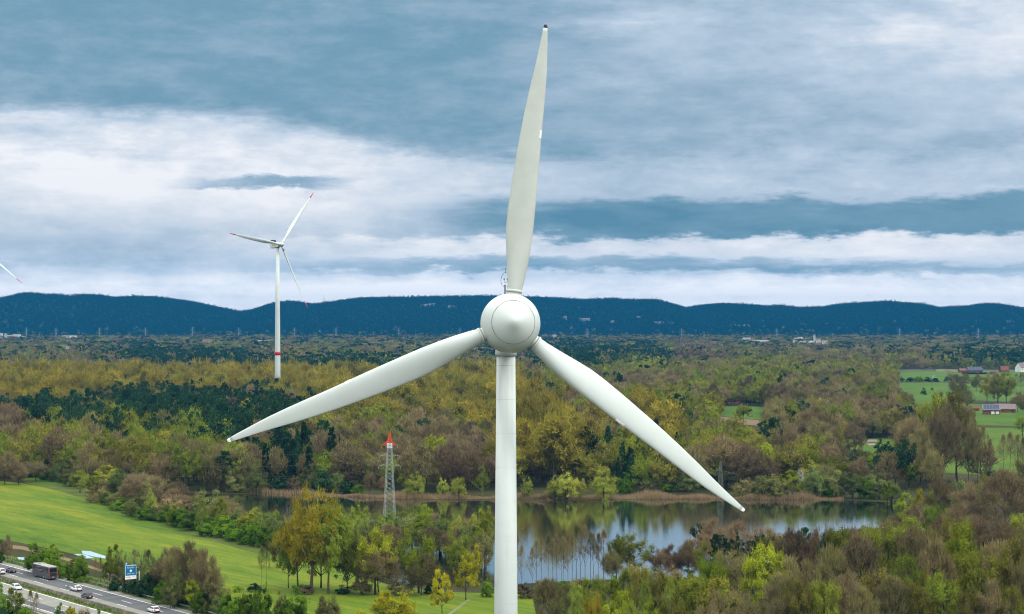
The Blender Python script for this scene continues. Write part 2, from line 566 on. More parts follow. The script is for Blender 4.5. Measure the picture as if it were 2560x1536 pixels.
def tree_parts(seed, style, lod):
    """unit tree: height 1, crown 1 across. Returns trunk (MB) and crown (verts, faces)"""
    rng = np.random.default_rng(seed)
    S = dict(z0=.28, env='round', limbs=9, trunk=.022, fork=.45, leaves=3200, leaf=.030, cl=70, cr=.115, twigs=500, up=.5, lean=.03)
    S.update(STYLES[style])
    q = {0: .85, 1: .28, 2: .06}[lod]
    tr = MB()
    lean = rng.normal(0, S['lean'], 2)
    z0 = S['z0']

    def axis(z):
        return np.array([lean[0] * z + .012 * math.sin(7 * z + seed), lean[1] * z + .012 * math.cos(6 * z + seed), z])

    lob = rng.normal(0, .10, (5,))

    def env(z, th):
        t = (z - z0) / (1 - z0)
        if t < 0 or t > 1: return .02
        if S['env'] == 'round':
            r = math.sqrt(max(0, 1 - (2 * t - 1) ** 2)) ** .8
            r *= .86 + .14 * (1 - abs(t - .4))
        elif S['env'] == 'fan':
            r = (.35 + .75 * t) * math.sqrt(max(0, 1 - t ** 3.2))
        elif S['env'] == 'dome':
            r = math.sqrt(max(0, 1 - t ** 2.3)) * (.80 + .20 * min(1, t / .25))
        elif S['env'] == 'oval':
            r = math.sin(math.pi * t ** .75) ** .75
        elif S['env'] == 'cone':
            r = (1 - t) ** .85 * 1.02
        else:
            r = (.55 + .6 * t) * math.sqrt(max(0, 1 - t ** 5))
        r *= 1 + lob[0] * math.sin(th + seed) + lob[1] * math.sin(2 * th + 1) + lob[2] * math.sin(3 * th + 6 * t) + lob[3] * math.sin(5 * t * 3 + th)
        return max(.02, .5 * r)

    if lod < 2:
        top = .97 if S['env'] in ('cone', 'oval') else S['fork'] + .35
        zs = np.linspace(-.01, top, 6)
        tr.tube([axis(z) for z in zs], [S['trunk'] * (1 - .82 * (z / top)) + .0015 if z > 0 else S['trunk'] * 1.35 for z in zs], 6 if lod == 0 else 4, False)
        if S.get('multi'):
            for k in range(S['multi']):
                a = rng.uniform(0, 6.28)
                o = np.array([math.cos(a), math.sin(a), 0]) * rng.uniform(.05, .16)
                t2 = axis(.9) + o * 1.8
                tr.tube([o * .35, o * .7 + axis(.4) * np.array([1, 1, 1]), t2], [S['trunk'] * .8, S['trunk'] * .55, .003], 4, False)
    cents = []
    nl = S['limbs'] if lod < 2 else 6
    for i in range(nl):
        th = i * 2.4 + rng.uniform(-.5, .5)
        za = rng.uniform(max(.12, z0 * .8), max(z0 + .05, S['fork'] + .2))
        if S['env'] == 'dome':
            za = rng.uniform(.02, .30)
        if S['env'] == 'cone':
            za = z0 + (1 - z0) * (i + .5) / nl * .95
            ze = za - .03
        else:
            ze = min(.97, za + (rng.uniform(.12, .48) * (1 if S['env'] != 'flat' else .5) if S['env'] != 'dome' else rng.uniform(.02, .68)))
        e = env(ze, th) * rng.uniform(.75, .98)
        a0 = axis(za)
        a2 = axis(ze) + np.array([math.cos(th) * e, math.sin(th) * e, 0])
        a1 = a0 * .5 + a2 * .5 + np.array([0, 0, -.03 if S['env'] != 'cone' else .01]) + rng.normal(0, .012, 3)
        r0 = S['trunk'] * .5 * (1 - .6 * za)
        if lod < 2:
            tr.tube([a0, a1, a2], [r0, r0 * .62, .0018], 4, False)
        for j in range(S.get('sub', 5) if lod < 2 else 2):
            t = rng.uniform(.3, .95)
            b0 = (a0 * (1 - t) + a2 * t) if t > .5 else (a0 * (1 - 2 * t) + a1 * 2 * t if t < .5 else a1)
            th2 = th + rng.uniform(-1.0, 1.0)
            zz = min(.985, b0[2] + rng.uniform(-.04, .24)) if S['env'] != 'cone' else b0[2] - .01
            e2 = env(zz, th2) * rng.uniform(.55, 1.0)
            b2 = axis(zz) + np.array([math.cos(th2) * e2, math.sin(th2) * e2, 0])
            if lod == 0:
                tr.tube([b0, (b0 + b2) / 2 + rng.normal(0, .015, 3), b2], [r0 * .35, r0 * .2, .001], 3, False)
            cents.append(b2)
            cents.append((b0 + 2 * b2) / 3)
    ncl = int(S['cl'] * (1 if lod < 2 else .35))
    if S['env'] == 'dome':
        ncl += 30
    while len(cents) < ncl:
        zz = z0 + (1 - z0) * rng.uniform(0, 1) ** (.8 if S['env'] != 'dome' else 1.3)
        th = rng.uniform(0, 6.283)
        e = env(zz, th) * rng.uniform(.25, 1) ** .5
        cents.append(axis(zz) + np.array([math.cos(th) * e, math.sin(th) * e, 0]))
    cents = np.array(cents)
    flat = S.get('flat', .75)
    n = int(S['leaves'] * q)
    vs, fs = np.zeros((0, 3)), np.zeros((0, 4), int)
    mid = np.array([lean[0] * .5, lean[1] * .5, z0 + (1 - z0) * .38])

    def outward(p_):
        o_ = (p_ - mid) * np.array([1, 1, .75])
        return o_ / (np.linalg.norm(o_, axis=1)[:, None] + 1e-6)

    szl = S['leaf'] * (1.45, 2.2, 3.9)[lod]
    wgt = rng.uniform(.12, 1, len(cents)) ** 1.6
    wgt /= wgt.sum()
    if n:
        ci = rng.choice(len(cents), n, p=wgt)
        off = rng.normal(size=(n, 3))
        off /= np.linalg.norm(off, axis=1)[:, None]
        off *= (rng.uniform(.1, 1, n) ** .5)[:, None] * S['cr'] * rng.uniform(.7, 1.3, len(cents))[ci][:, None]
        off[:, 2] *= flat
        pts = cents[ci] + off
        pts[:, 2] = np.clip(pts[:, 2], .01, 1.02)
        vs, fs = quads(pts, szl, rng, S['up'], out=None if S['env'] in ('flat', 'cone') else outward(pts))
    nt_ = int(S['twigs'] * (.62, .25, .060)[lod])
    if nt_:
        ci = rng.choice(len(cents), nt_, p=wgt)
        off = rng.normal(size=(nt_, 3)) * S['cr'] * .5
        off[:, 2] *= .8
        c = cents[ci] + off
        d = c - np.array([0, 0, max(.05, z0 - .05)])
        d /= np.linalg.norm(d, axis=1)[:, None] + 1e-9
        d = d * .9 + rng.normal(size=d.shape) * .55 + np.array([0, 0, .25])
        d /= np.linalg.norm(d, axis=1)[:, None]
        wv_, wf = twig_tris(c, d, S.get('tl', .085) * (1.1, 1.4, 2.2)[lod], S.get('tw', .0042) * (2.0, 3.6, 6.5)[lod], rng, outward(c))
        fs = np.vstack([fs, wf + len(vs)]) if len(vs) else wf
        vs = np.vstack([vs, wv_]) if len(vs) else wv_
    return tr, vs, fs


STYLES = {
    'bare': dict(z0=.20, limbs=14, sub=7, leaves=900, leaf=.016, twigs=9500, cl=110, cr=.085, trunk=.018, fork=.4, tl=.062, tw=.0052),
    'purple': dict(z0=.18, limbs=14, sub=7, leaves=500, leaf=.016, twigs=10500, cl=110, cr=.085, trunk=.018, fork=.4, tl=.062, tw=.0052),
    'oak': dict(z0=.14, limbs=12, sub=6, leaves=5600, leaf=.026, twigs=1600, cl=90, cr=.085, trunk=.024, fork=.36),
    'sparse': dict(z0=.28, limbs=13, sub=6, leaves=4600, leaf=.024, twigs=2200, cl=75, cr=.075, trunk=.026, fork=.40, lean=.08),
    'poplar': dict(z0=.18, env='fan', limbs=14, sub=6, leaves=5000, leaf=.022, twigs=2200, cl=100, cr=.075, trunk=.016, fork=.5),
    'lime': dict(z0=.10, limbs=10, leaves=5800, leaf=.028, twigs=500, cl=85, cr=.085, trunk=.018),
    'birch': dict(z0=.12, env='oval', limbs=12, leaves=5200, leaf=.022, twigs=1200, cl=85, cr=.07, trunk=.012, fork=.6, up=.2),
    'willow': dict(z0=.0, env='dome', limbs=11, leaves=5600, leaf=.028, twigs=2200, cl=85, cr=.095, trunk=.016, multi=3),
    'alder': dict(z0=.36, env='oval', limbs=15, sub=6, leaves=300, leaf=.014, twigs=1900, cl=80, cr=.06, trunk=.013, fork=.75, tl=.05, tw=.0042),
    'bush': dict(z0=.0, env='dome', limbs=8, leaves=6500, leaf=.042, twigs=150, cl=80, cr=.12, trunk=.012, multi=2),
    'pine': dict(z0=.40, env='flat', limbs=11, sub=5, leaves=5200, leaf=.026, twigs=0, cl=55, cr=.08, trunk=.016, flat=.45, fork=.6, up=.9),
    'spruce': dict(z0=.06, env='cone', limbs=34, sub=3, leaves=5600, leaf=.030, twigs=0, cl=60, cr=.045, trunk=.013, flat=.5, up=.3, lean=.0),
}
NAME = {'bare': 'bare_tree', 'purple': 'bare_tree', 'oak': 'oak_tree', 'sparse': 'oak_tree', 'poplar': 'poplar_tree', 'lime': 'lime_tree', 'birch': 'birch_tree', 'willow': 'willow_tree',
        'alder': 'alder_tree', 'bush': 'shrub', 'pine': 'pine_tree', 'spruce': 'spruce_tree'}
# kind of tree in the lists -> (shape, leaf colour, bark)
KIND = {'bare': ('bare', 'bare', BARK), 'purple': ('purple', 'purple', BARK), 'oak': ('oak', 'oak', BARK), 'sparse': ('sparse', 'oak', BARK), 'poplar': ('poplar', 'poplar', BARK),
        'lime': ('lime', 'lime', BARK), 'birch': ('birch', 'birch', BARK_W), 'willow': ('willow', 'willow', BARK), 'alder': ('alder', 'bare', BARK), 'bush': ('bush', 'bush', BARK),
        'goldbush': ('willow', 'gold', BARK), 'gold': ('lime', 'gold', BARK), 'orange': ('sparse', 'orange', BARK), 'pine': ('pine', 'pine', BARK_P), 'spruce': ('spruce', 'spruce', BARK),
        'greybush': ('willow', 'bare', BARK), 'paleoak': ('oak', 'poplar', BARK), 'limeoak': ('oak', 'lime', BARK), 'limewillow': ('willow', 'ygreen', BARK), 'blossom': ('willow', 'white', BARK), 'darkbush': ('bush', 'pine', BARK), 'hillpine': ('bush', 'hill', BARK_P), 'hillspruce': ('spruce', 'hill', BARK)}
_cache = {}


def proto(kind, variant, lod):
    """(trunk mesh, crown mesh, both in one mesh) of a unit tree"""
    key = (kind, variant, lod)
    if key in _cache:
        return _cache[key]
    style, leaf, bark = KIND[kind]
    tr, vs, fs = tree_parts(1000 + 37 * variant + 7 * len(style) + ord(style[0]) * 3 + ord(style[-1]), style, lod)
    r = max(1e-6, np.percentile(np.hypot(vs[:, 0], vs[:, 1]), 97) * 2)
    sx = 1.0 / r
    zt = 1.0 / np.percentile(vs[:, 2], 99.6)
    vs = vs * np.array([sx, sx, zt])
    tv = [(x * sx, y * sx, z * zt) for x, y, z in tr.v]
    tm = None
    if lod == 0:
        tm = bpy.data.meshes.new('trunk')
        tm.from_pydata(tv, [], tr.f)
        tm.materials.append(bark)
    cm = bpy.data.meshes.new('crown')
    cm.from_pydata(vs.tolist(), [], fs.tolist())
    cm.materials.append(LEAF[leaf])
    jm = None
    if lod >= 1:
        jm = bpy.data.meshes.new('tree')
        n = len(vs)
        jm.from_pydata(vs.tolist() + tv, [], fs.tolist() + [tuple(i + n for i in f) for f in tr.f])
        jm.materials.append(LEAF[leaf])
        jm.materials.append(bark)
        jm.polygons.foreach_set('material_index', [0] * len(fs) + [1] * len(tr.f))
    _cache[key] = (tm, cm, jm)
    return _cache[key]


trng = random.Random(11)
NVAR = 5
hero_count = {}


def hero(kind, x, yb, yt, w, label, group):
    """a tree near enough to show its trunk and crown: foot at pixel (x, yb), top at row yt, crown w pixels across"""
    base = G(x, yb)
    k = base.y / F
    h, wd = (yb - yt) * k, w * k
    tm, cm, _ = proto(kind, trng.randrange(NVAR), 0)
    nm = 'shrub' if kind in ('goldbush', 'greybush', 'darkbush') or (kind in ('blossom',)) else NAME[KIND[kind][0]]
    root = empty(nm, base, trng.uniform(0, 6.28))
    root.scale = (wd, wd, h)
    c = bpy.data.objects.new('crown', cm)
    t = bpy.data.objects.new('trunk', tm)
    for o in (c, t):
        COL.objects.link(o)
        o.parent = root
    tag(root, label, 'bush' if nm == 'shrub' else 'tree', group)
    return root


LOOK = {'bare': 'bare brown twiggy tree', 'purple': 'bare reddish-brown tree', 'oak': 'olive-green half-leafed tree', 'sparse': 'open dark-limbed tree', 'poplar': 'golden poplar',
        'lime': 'fresh lime-green tree', 'birch': 'slim pale-green birch', 'willow': 'round grey-green willow', 'alder': 'thin bare dark-stemmed alder', 'bush': 'dense bright green bush',
        'goldbush': 'bright yellow bush', 'gold': 'yellow-leafed tree', 'orange': 'amber-leafed dark-limbed tree', 'pine': 'dark green pine', 'spruce': 'dark pointed spruce', 'greybush': 'grey-brown twiggy bush',
        'paleoak': 'golden-olive round tree', 'limeoak': 'yellow-green spreading tree', 'limewillow': 'pale yellow-green willow', 'blossom': 'white blossoming bush', 'darkbush': 'dark green bush'}
ORD = ['first', 'second', 'third', 'fourth', 'fifth', 'sixth', 'seventh', 'eighth', 'ninth', 'tenth', 'eleventh', 'twelfth', 'thirteenth', 'fourteenth', 'fifteenth', 'sixteenth', 'seventeenth', 'eighteenth',
       'nineteenth', 'twentieth', 'twenty-first', 'twenty-second', 'twenty-third', 'twenty-fourth', 'twenty-fifth', 'twenty-sixth', 'twenty-seventh', 'twenty-eighth', 'twenty-ninth', 'thirtieth']


def stand(place, group, rows):
    """a stand of trees; each is told from its like by its order from the left"""
    rows = sorted(rows, key=lambda r: r[1])
    n_of, seen = {}, {}
    for r in rows:
        n_of[r[0]] = n_of.get(r[0], 0) + 1
    for r in rows:
        kind, x, yb, yt, w = r[:5]
        seen[kind] = seen.get(kind, 0) + 1
        if len(r) > 5:
            lab = r[5]
        elif n_of[kind] == 1:
            lab = f'{LOOK[kind]}, only one {place}'
        else:
            lab = f'{LOOK[kind]}, {ORD[seen[kind] - 1]} from left {place}'
        hero(kind, x, yb, yt, w, lab, group)


# --- stands listed tree by tree: kind, foot x, foot row, top row, crown width (photo pixels)
stand('between meadow and lake', 'trees between the meadow and the lake', [
    ('bare', 12, 1212, 1128, 60), ('bare', 48, 1212, 1150, 58), ('willow', 152, 1204, 1140, 66), ('bush', 118, 1200, 1178, 40), ('darkbush', 165, 1208, 1186, 40), ('bare', 196, 1222, 1168, 42),
    ('birch', 214, 1240, 1186, 40), ('oak', 234, 1250, 1190, 38), ('lime', 272, 1232, 1164, 76), ('willow', 318, 1254, 1172, 90), ('greybush', 300, 1264, 1218, 70), ('bare', 360, 1266, 1182, 100), ('willow', 392, 1275, 1196, 80),
    ('purple', 436, 1288, 1206, 92), ('birch', 378, 1300, 1222, 40), ('bush', 262, 1262, 1232, 36), ('bush', 340, 1285, 1250, 50), ('willow', 330, 1290, 1246, 46), ('bush', 388, 1302, 1268, 42), ('bush', 412, 1306, 1264, 52), ('bush', 458, 1318, 1272, 62),
    ('bush', 432, 1312, 1274, 40), ('willow', 520, 1300, 1226, 100), ('bare', 552, 1312, 1240, 80), ('birch', 507, 1332, 1248, 42), ('lime', 553, 1336, 1246, 50), ('bush', 534, 1334, 1292, 58),
    ('bush', 590, 1352, 1300, 64), ('bush', 624, 1360, 1304, 66), ('willow', 602, 1338, 1270, 64), ('birch', 640, 1340, 1268, 56), ('birch', 652, 1360, 1286, 40), ('bush', 668, 1368, 1318, 56), ('willow', 676, 1350, 1282, 60),
    ('greybush', 250, 1256, 1200, 70), ('willow', 290, 1246, 1178, 80), ('bare', 340, 1272, 1186, 90), ('willow', 350, 1294, 1236, 70), ('bare', 400, 1290, 1192, 90), ('greybush', 420, 1302, 1240, 76), ('purple', 450, 1296, 1222, 80), ('bush', 300, 1276, 1244, 60), ('bush', 366, 1300, 1258, 56),
    ('lime', 446, 1316, 1262, 60), ('bush', 480, 1326, 1280, 70), ('willow', 500, 1322, 1260, 80), ('bare', 490, 1296, 1236, 80), ('willow', 560, 1322, 1262, 80), ('bush', 560, 1344, 1290, 70), ('bush', 520, 1340, 1290, 60), ('bare', 580, 1328, 1258, 70), ('lime', 620, 1344, 1282, 60), ('bush', 646, 1366, 1306, 60), ('willow', 660, 1346, 1272, 70),
    ('willow', 700, 1368, 1290, 76), ('birch', 690, 1360, 1278, 50), ('willow', 730, 1372, 1300, 70), ('bush', 720, 1384, 1330, 60), ('oak', 200, 1232, 1176, 54), ('willow', 176, 1216, 1160, 60), ('bare', 90, 1204, 1152, 60),
    ('greybush', 470, 1300, 1250, 60), ('bush', 690, 1376, 1330, 44)])
stand('along the far lake shore', 'trees along the far shore of the lake', [
    ('willow', 590, 1230, 1172, 66), ('willow', 640, 1231, 1166, 62), ('darkbush', 700, 1228, 1186, 60), ('greybush', 735, 1232, 1190, 40), ('willow', 770, 1229, 1164, 60), ('darkbush', 805, 1231, 1176, 66), ('willow', 838, 1230, 1178, 44), ('darkbush', 868, 1234, 1198, 44),
    ('bare', 925, 1240, 1180, 34), ('purple', 958, 1236, 1192, 24), ('bush', 895, 1236, 1212, 36), ('limewillow', 1040, 1246, 1182, 56), ('limewillow', 1107, 1240, 1195, 34), ('limewillow', 1147, 1247, 1195, 48), ('birch', 1205, 1240, 1166, 42), ('limewillow', 1317, 1248, 1193, 34), ('limewillow', 1388, 1250, 1190, 46), ('limewillow', 1418, 1251, 1182, 62),
    ('limewillow', 1450, 1248, 1196, 34), ('limewillow', 1508, 1250, 1174, 70), ('bush', 1560, 1232, 1182, 52), ('birch', 1614, 1228, 1196, 42), ('darkbush', 1010, 1238, 1222, 14), ('willow', 1720, 1230, 1180, 60), ('bush', 1668, 1230, 1196, 44),
    ('greybush', 1860, 1244, 1196, 60), ('willow', 1905, 1246, 1190, 64), ('willow', 1942, 1248, 1186, 66), ('lime', 1982, 1246, 1176, 66), ('blossom', 2003, 1226, 1174, 24), ('willow', 2040, 1244, 1166, 72), ('willow', 2090, 1244, 1176, 66), ('bush', 2070, 1246, 1214, 30),
    ('bare', 2066, 1236, 1160, 70), ('willow', 2130, 1246, 1182, 70), ('lime', 2150, 1246, 1190, 40), ('bush', 2172, 1247, 1196, 50), ('willow', 2196, 1248, 1178, 66), ('willow', 2228, 1258, 1202, 56), ('lime', 2218, 1262, 1206, 40)])
stand('on the lake bank left of the tower', 'young trees on the near bank of the lake', [
    ('birch', 812, 1360, 1262, 66), ('birch', 850, 1352, 1268, 60), ('willow', 872, 1366, 1276, 64), ('lime', 892, 1350, 1264, 50), ('birch', 915, 1358, 1270, 56), ('birch', 938, 1352, 1274, 44), ('lime', 962, 1364, 1290, 54), ('willow', 985, 1356, 1282, 58),
    ('birch', 1010, 1356, 1278, 54), ('greybush', 1000, 1384, 1316, 64), ('birch', 1046, 1352, 1262, 60), ('lime', 1072, 1356, 1262, 48), ('bare', 1092, 1364, 1284, 60), ('lime', 1114, 1370, 1282, 50), ('willow', 1134, 1372, 1290, 52), ('bare', 1160, 1384, 1296, 60),
    ('birch', 1184, 1390, 1286, 60), ('lime', 1216, 1396, 1268, 66), ('greybush', 900, 1390, 1320, 60), ('willow', 940, 1384, 1306, 50), ('purple', 1128, 1400, 1320, 60), ('willow', 1212, 1420, 1330, 50), ('willow', 1070, 1390, 1310, 56), ('greybush', 1186, 1432, 1350, 56), ('birch', 870, 1390, 1304, 46),
    ('willow', 800, 1366, 1280, 80), ('lime', 836, 1372, 1284, 70), ('birch', 884, 1376, 1276, 64), ('willow', 926, 1380, 1290, 76), ('birch', 958, 1384, 1296, 60), ('willow', 1030, 1376, 1290, 80), ('lime', 1058, 1382, 1286, 66), ('willow', 1100, 1386, 1296, 80), ('birch', 1146, 1392, 1290, 64), ('willow', 1176, 1402, 1306, 70), ('lime', 1204, 1410, 1296, 64), ('bare', 972, 1396, 1310, 70), ('bare', 1080, 1404, 1316, 70), ('birch', 1222, 1400, 1280, 50), ('willow', 850, 1400, 1316, 60), ('greybush', 1150, 1424, 1346, 60)])
stand('in the grove on the meadow', 'trees of the meadow grove left of the white tower', [
    ('orange', 780, 1482, 1222, 156, 'tallest amber tree with thick brown trunk, mid meadow grove'), ('orange', 744, 1474, 1292, 104), ('oak', 822, 1484, 1270, 116), ('oak', 868, 1480, 1338, 84), ('sparse', 722, 1470, 1364, 56), ('paleoak', 802, 1470, 1310, 90), ('oak', 700, 1420, 1330, 66),
    ('alder', 655, 1472, 1362, 26), ('alder', 667, 1474, 1354, 26), ('limeoak', 938, 1486, 1326, 112), ('bare', 945, 1488, 1372, 104), ('limeoak', 1046, 1482, 1326, 108), ('bare', 1052, 1488, 1384, 96), ('oak', 1148, 1440, 1334, 82), ('gold', 1186, 1468, 1362, 40),
    ('gold', 1164, 1500, 1384, 72), ('gold', 1106, 1540, 1424, 62), ('goldbush', 985, 1566, 1478, 112), ('goldbush', 903, 1560, 1522, 40), ('bush', 740, 1562, 1464, 84), ('bush', 658, 1570, 1466, 60), ('greybush', 704, 1558, 1478, 44),
    ('greybush', 820, 1566, 1490, 62), ('bush', 1216, 1492, 1450, 34), ('greybush', 905, 1486, 1446, 60), ('darkbush', 860, 1484, 1462, 46), ('greybush', 1000, 1488, 1446, 70), ('darkbush', 1080, 1484, 1456, 50), ('greybush', 762, 1484, 1462, 60), ('oak', 905, 1470, 1400, 50)])
stand('between motorway and meadow', 'roadside trees between the motorway and the meadow', [
    ('bare', 18, 1408, 1338, 34), ('bush', 2, 1408, 1350, 26), ('bush', 84, 1432, 1358, 52), ('bush', 116, 1438, 1366, 56), ('lime', 130, 1430, 1360, 48), ('bush', 150, 1444, 1384, 50), ('bush', 204, 1456, 1388, 48), ('bush', 184, 1450, 1398, 40), ('alder', 240, 1462, 1396, 16), ('alder', 252, 1464, 1392, 18),
    ('lime', 282, 1462, 1362, 50), ('oak', 276, 1472, 1392, 44), ('willow', 312, 1470, 1374, 60), ('alder', 335, 1474, 1372, 40), ('willow', 352, 1480, 1376, 62), ('alder', 372, 1480, 1372, 48), ('willow', 396, 1488, 1384, 72), ('bare', 420, 1492, 1372, 84), ('bare', 448, 1500, 1366, 80), ('bare', 486, 1506, 1354, 96),
    ('willow', 466, 1512, 1392, 74), ('bare', 520, 1520, 1372, 84), ('darkbush', 372, 1492, 1432, 56), ('darkbush', 330, 1484, 1444, 50), ('bush', 410, 1508, 1452, 60), ('willow', 436, 1520, 1436, 66), ('lime', 478, 1524, 1450, 50), ('bush', 506, 1532, 1470, 60), ('greybush', 540, 1532, 1440, 70), ('darkbush', 290, 1476, 1446, 40),
    ('bush', 588, 1558, 1466, 84), ('bush', 566, 1556, 1488, 60), ('bush', 628, 1562, 1480, 60), ('darkbush', 636, 1478, 1458, 40), ('darkbush', 452, 1514, 1468, 50), ('willow', 556, 1540, 1470, 50), ('darkbush', 350, 1490, 1452, 40)])
stand('on the near verge of the motorway', 'roadside trees on the near verge of the motorway', [
    ('bush', 2, 1580, 1452, 46), ('lime', 42, 1576, 1470, 66), ('darkbush', 24, 1582, 1512, 60), ('alder', 78, 1574, 1472, 34), ('alder', 92, 1578, 1480, 30), ('bush', 150, 1594, 1508, 50), ('gold', 180, 1592, 1516, 30), ('greybush', 214, 1600, 1516, 56), ('bush', 246, 1604, 1524, 30), ('bush', 60, 1590, 1520, 60)])
stand('on the lake bank right of the tower', 'thin trees standing before the lake right of the white tower', [
    ('alder', 1294, 1486, 1328, 42), ('alder', 1304, 1488, 1360, 30), ('alder', 1340, 1478, 1346, 40), ('alder', 1354, 1474, 1340, 34), ('alder', 1382, 1464, 1344, 30), ('alder', 1392, 1460, 1330, 34), ('alder', 1420, 1468, 1334, 40), ('alder', 1440, 1460, 1312, 44), ('alder', 1450, 1456, 1308, 46), ('alder', 1462, 1458, 1310, 44),
    ('alder', 1476, 1462, 1326, 36), ('alder', 1484, 1460, 1330, 36), ('alder', 1508, 1462, 1320, 50), ('bare', 1530, 1462, 1380, 60), ('sparse', 1574, 1450, 1334, 116), ('oak', 1540, 1446, 1338, 60), ('purple', 1652, 1452, 1374, 64), ('purple', 1690, 1450, 1362, 70),
    ('purple', 1722, 1452, 1352, 70), ('greybush', 1600, 1462, 1420, 70), ('greybush', 1360, 1490, 1450, 60), ('greybush', 1310, 1494, 1458, 56), ('bush', 1410, 1490, 1452, 50), ('greybush', 1450, 1488, 1446, 60), ('willow', 1496, 1486, 1440, 60), ('bush', 1536, 1482, 1438, 50), ('willow', 1566, 1482, 1430, 60), ('willow', 1640, 1476, 1420, 66), ('greybush', 1680, 1476, 1416, 66), ('bush', 1720, 1480, 1424, 60), ('alder', 1330, 1482, 1366, 34), ('alder', 1404, 1476, 1360, 34), ('alder', 1370, 1470, 1336, 30), ('alder', 1408, 1466, 1340, 32), ('alder', 1496, 1464, 1330, 36), ('alder', 1430, 1470, 1326, 34)])
stand('in the birch clump below the lake', 'birches and young trees below the lake', [
    ('bare', 1372, 1590, 1446, 86), ('bare', 1404, 1610, 1460, 80), ('birch', 1432, 1610, 1456, 70), ('lime', 1460, 1600, 1450, 66), ('birch', 1492, 1610, 1446, 74), ('orange', 1482, 1625, 1478, 60), ('lime', 1520, 1604, 1448, 76), ('birch', 1562, 1600, 1424, 72), ('oak', 1592, 1590, 1408, 80),
    ('lime', 1560, 1630, 1476, 84), ('birch', 1612, 1616, 1450, 70), ('oak', 1640, 1600, 1432, 84), ('birch', 1676, 1620, 1446, 70), ('oak', 1716, 1600, 1436, 110), ('oak', 1752, 1620, 1446, 116), ('limeoak', 1780, 1590, 1404, 90), ('oak', 1802, 1630, 1444, 120), ('bare', 1832, 1640, 1476, 130),
    ('lime', 1620, 1650, 1506, 80), ('lime', 1530, 1660, 1512, 80), ('birch', 1440, 1660, 1500, 80), ('oak', 1690, 1650, 1492, 90), ('oak', 1860, 1630, 1500, 80), ('bare', 1766, 1656, 1506, 100), ('birch', 1580, 1660, 1510, 70), ('willow', 1400, 1650, 1510, 70)])
stand('in the wood at lower right', 'trees of the wood at the lower right', [
    ('purple', 1752, 1440, 1336, 96), ('pine', 1752, 1414, 1308, 50), ('purple', 1802, 1420, 1294, 106), ('oak', 1776, 1470, 1360, 84), ('pine', 1796, 1470, 1336, 66), ('pine', 1838, 1462, 1334, 60), ('purple', 1866, 1444, 1304, 104), ('bare', 1830, 1520, 1376, 100), ('oak', 1856, 1500, 1400, 70), ('pine', 1896, 1464, 1338, 60),
    ('limeoak', 1902, 1560, 1360, 120), ('oak', 1930, 1560, 1380, 96), ('purple', 1982, 1500, 1326, 110), ('pine', 1968, 1464, 1322, 56), ('pine', 2012, 1466, 1320, 56), ('oak', 1924, 1480, 1338, 84), ('bare', 1966, 1590, 1392, 116), ('purple', 2052, 1480, 1318, 80), ('oak', 2094, 1500, 1318, 104), ('pine', 2068, 1490, 1334, 56),
    ('bare', 2086, 1580, 1364, 116), ('bare', 2030, 1600, 1400, 100), ('purple', 2124, 1470, 1320, 96), ('oak', 2176, 1490, 1316, 96), ('bare', 2150, 1570, 1336, 130), ('oak', 2226, 1560, 1310, 150), ('bare', 2290, 1570, 1318, 150), ('oak', 2262, 1600, 1390, 110), ('bare', 2340, 1590, 1350, 120),
    ('limeoak', 2410, 1580, 1306, 150), ('oak', 2440, 1610, 1380, 120), ('bare', 2496, 1590, 1352, 130), ('oak', 2540, 1600, 1344, 120), ('oak', 2376, 1520, 1300, 110), ('oak', 2190, 1610, 1420, 110), ('bare', 2110, 1620, 1430, 100), ('bare', 2576, 1620, 1376, 120), ('oak', 2360, 1630, 1432, 110), ('oak', 2300, 1630, 1440, 110),
    ('bare', 2230, 1630, 1440, 110), ('oak', 1990, 1640, 1450, 90), ('bare', 1930, 1640, 1464, 90), ('bare', 2470, 1640, 1450, 110), ('oak', 2420, 1640, 1470, 90), ('oak', 2060, 1640, 1450, 90), ('oak', 2530, 1640, 1470, 90), ('bare', 2150, 1640, 1470, 100)])
stand('on the slope right of the lake', 'trees on the slope right of the lake', [
    ('lime', 2264, 1330, 1234, 60), ('gold', 2296, 1330, 1224, 44), ('birch', 2328, 1330, 1228, 40), ('purple', 2204, 1430, 1310, 84), ('oak', 2270, 1420, 1292, 90), ('limeoak', 2340, 1400, 1264, 84), ('purple', 2394, 1420, 1258, 104), ('purple', 2440, 1440, 1290, 100), ('purple', 2498, 1450, 1300, 110), ('birch', 2424, 1430, 1296, 60),
    ('oak', 2550, 1440, 1284, 90), ('purple', 2550, 1460, 1316, 100), ('bare', 2300, 1360, 1256, 80), ('bare', 2350, 1330, 1196, 90), ('willow', 2390, 1330, 1202, 96), ('bare', 2440, 1340, 1206, 110), ('bare', 2510, 1350, 1172, 130), ('bare', 2560, 1330, 1150, 120), ('oak', 2470, 1300, 1190, 70), ('pine', 2480, 1270, 1178, 60), ('willow', 2400, 1400, 1290, 66), ('bare', 2228, 1390, 1298, 70),
    ('willow', 2262, 1318, 1268, 56), ('bare', 2230, 1340, 1290, 60), ('willow', 2200, 1356, 1304, 60), ('bare', 2164, 1374, 1316, 66), ('purple', 2126, 1390, 1324, 70), ('bare', 2090, 1404, 1328, 70), ('purple', 2050, 1420, 1336, 76), ('willow', 2010, 1430, 1350, 70), ('bare', 1960, 1440, 1334, 80), ('purple', 1910, 1440, 1316, 84), ('purple', 2246, 1390, 1292, 84), ('bare', 2320, 1400, 1280, 84), ('purple', 2360, 1440, 1290, 90)])

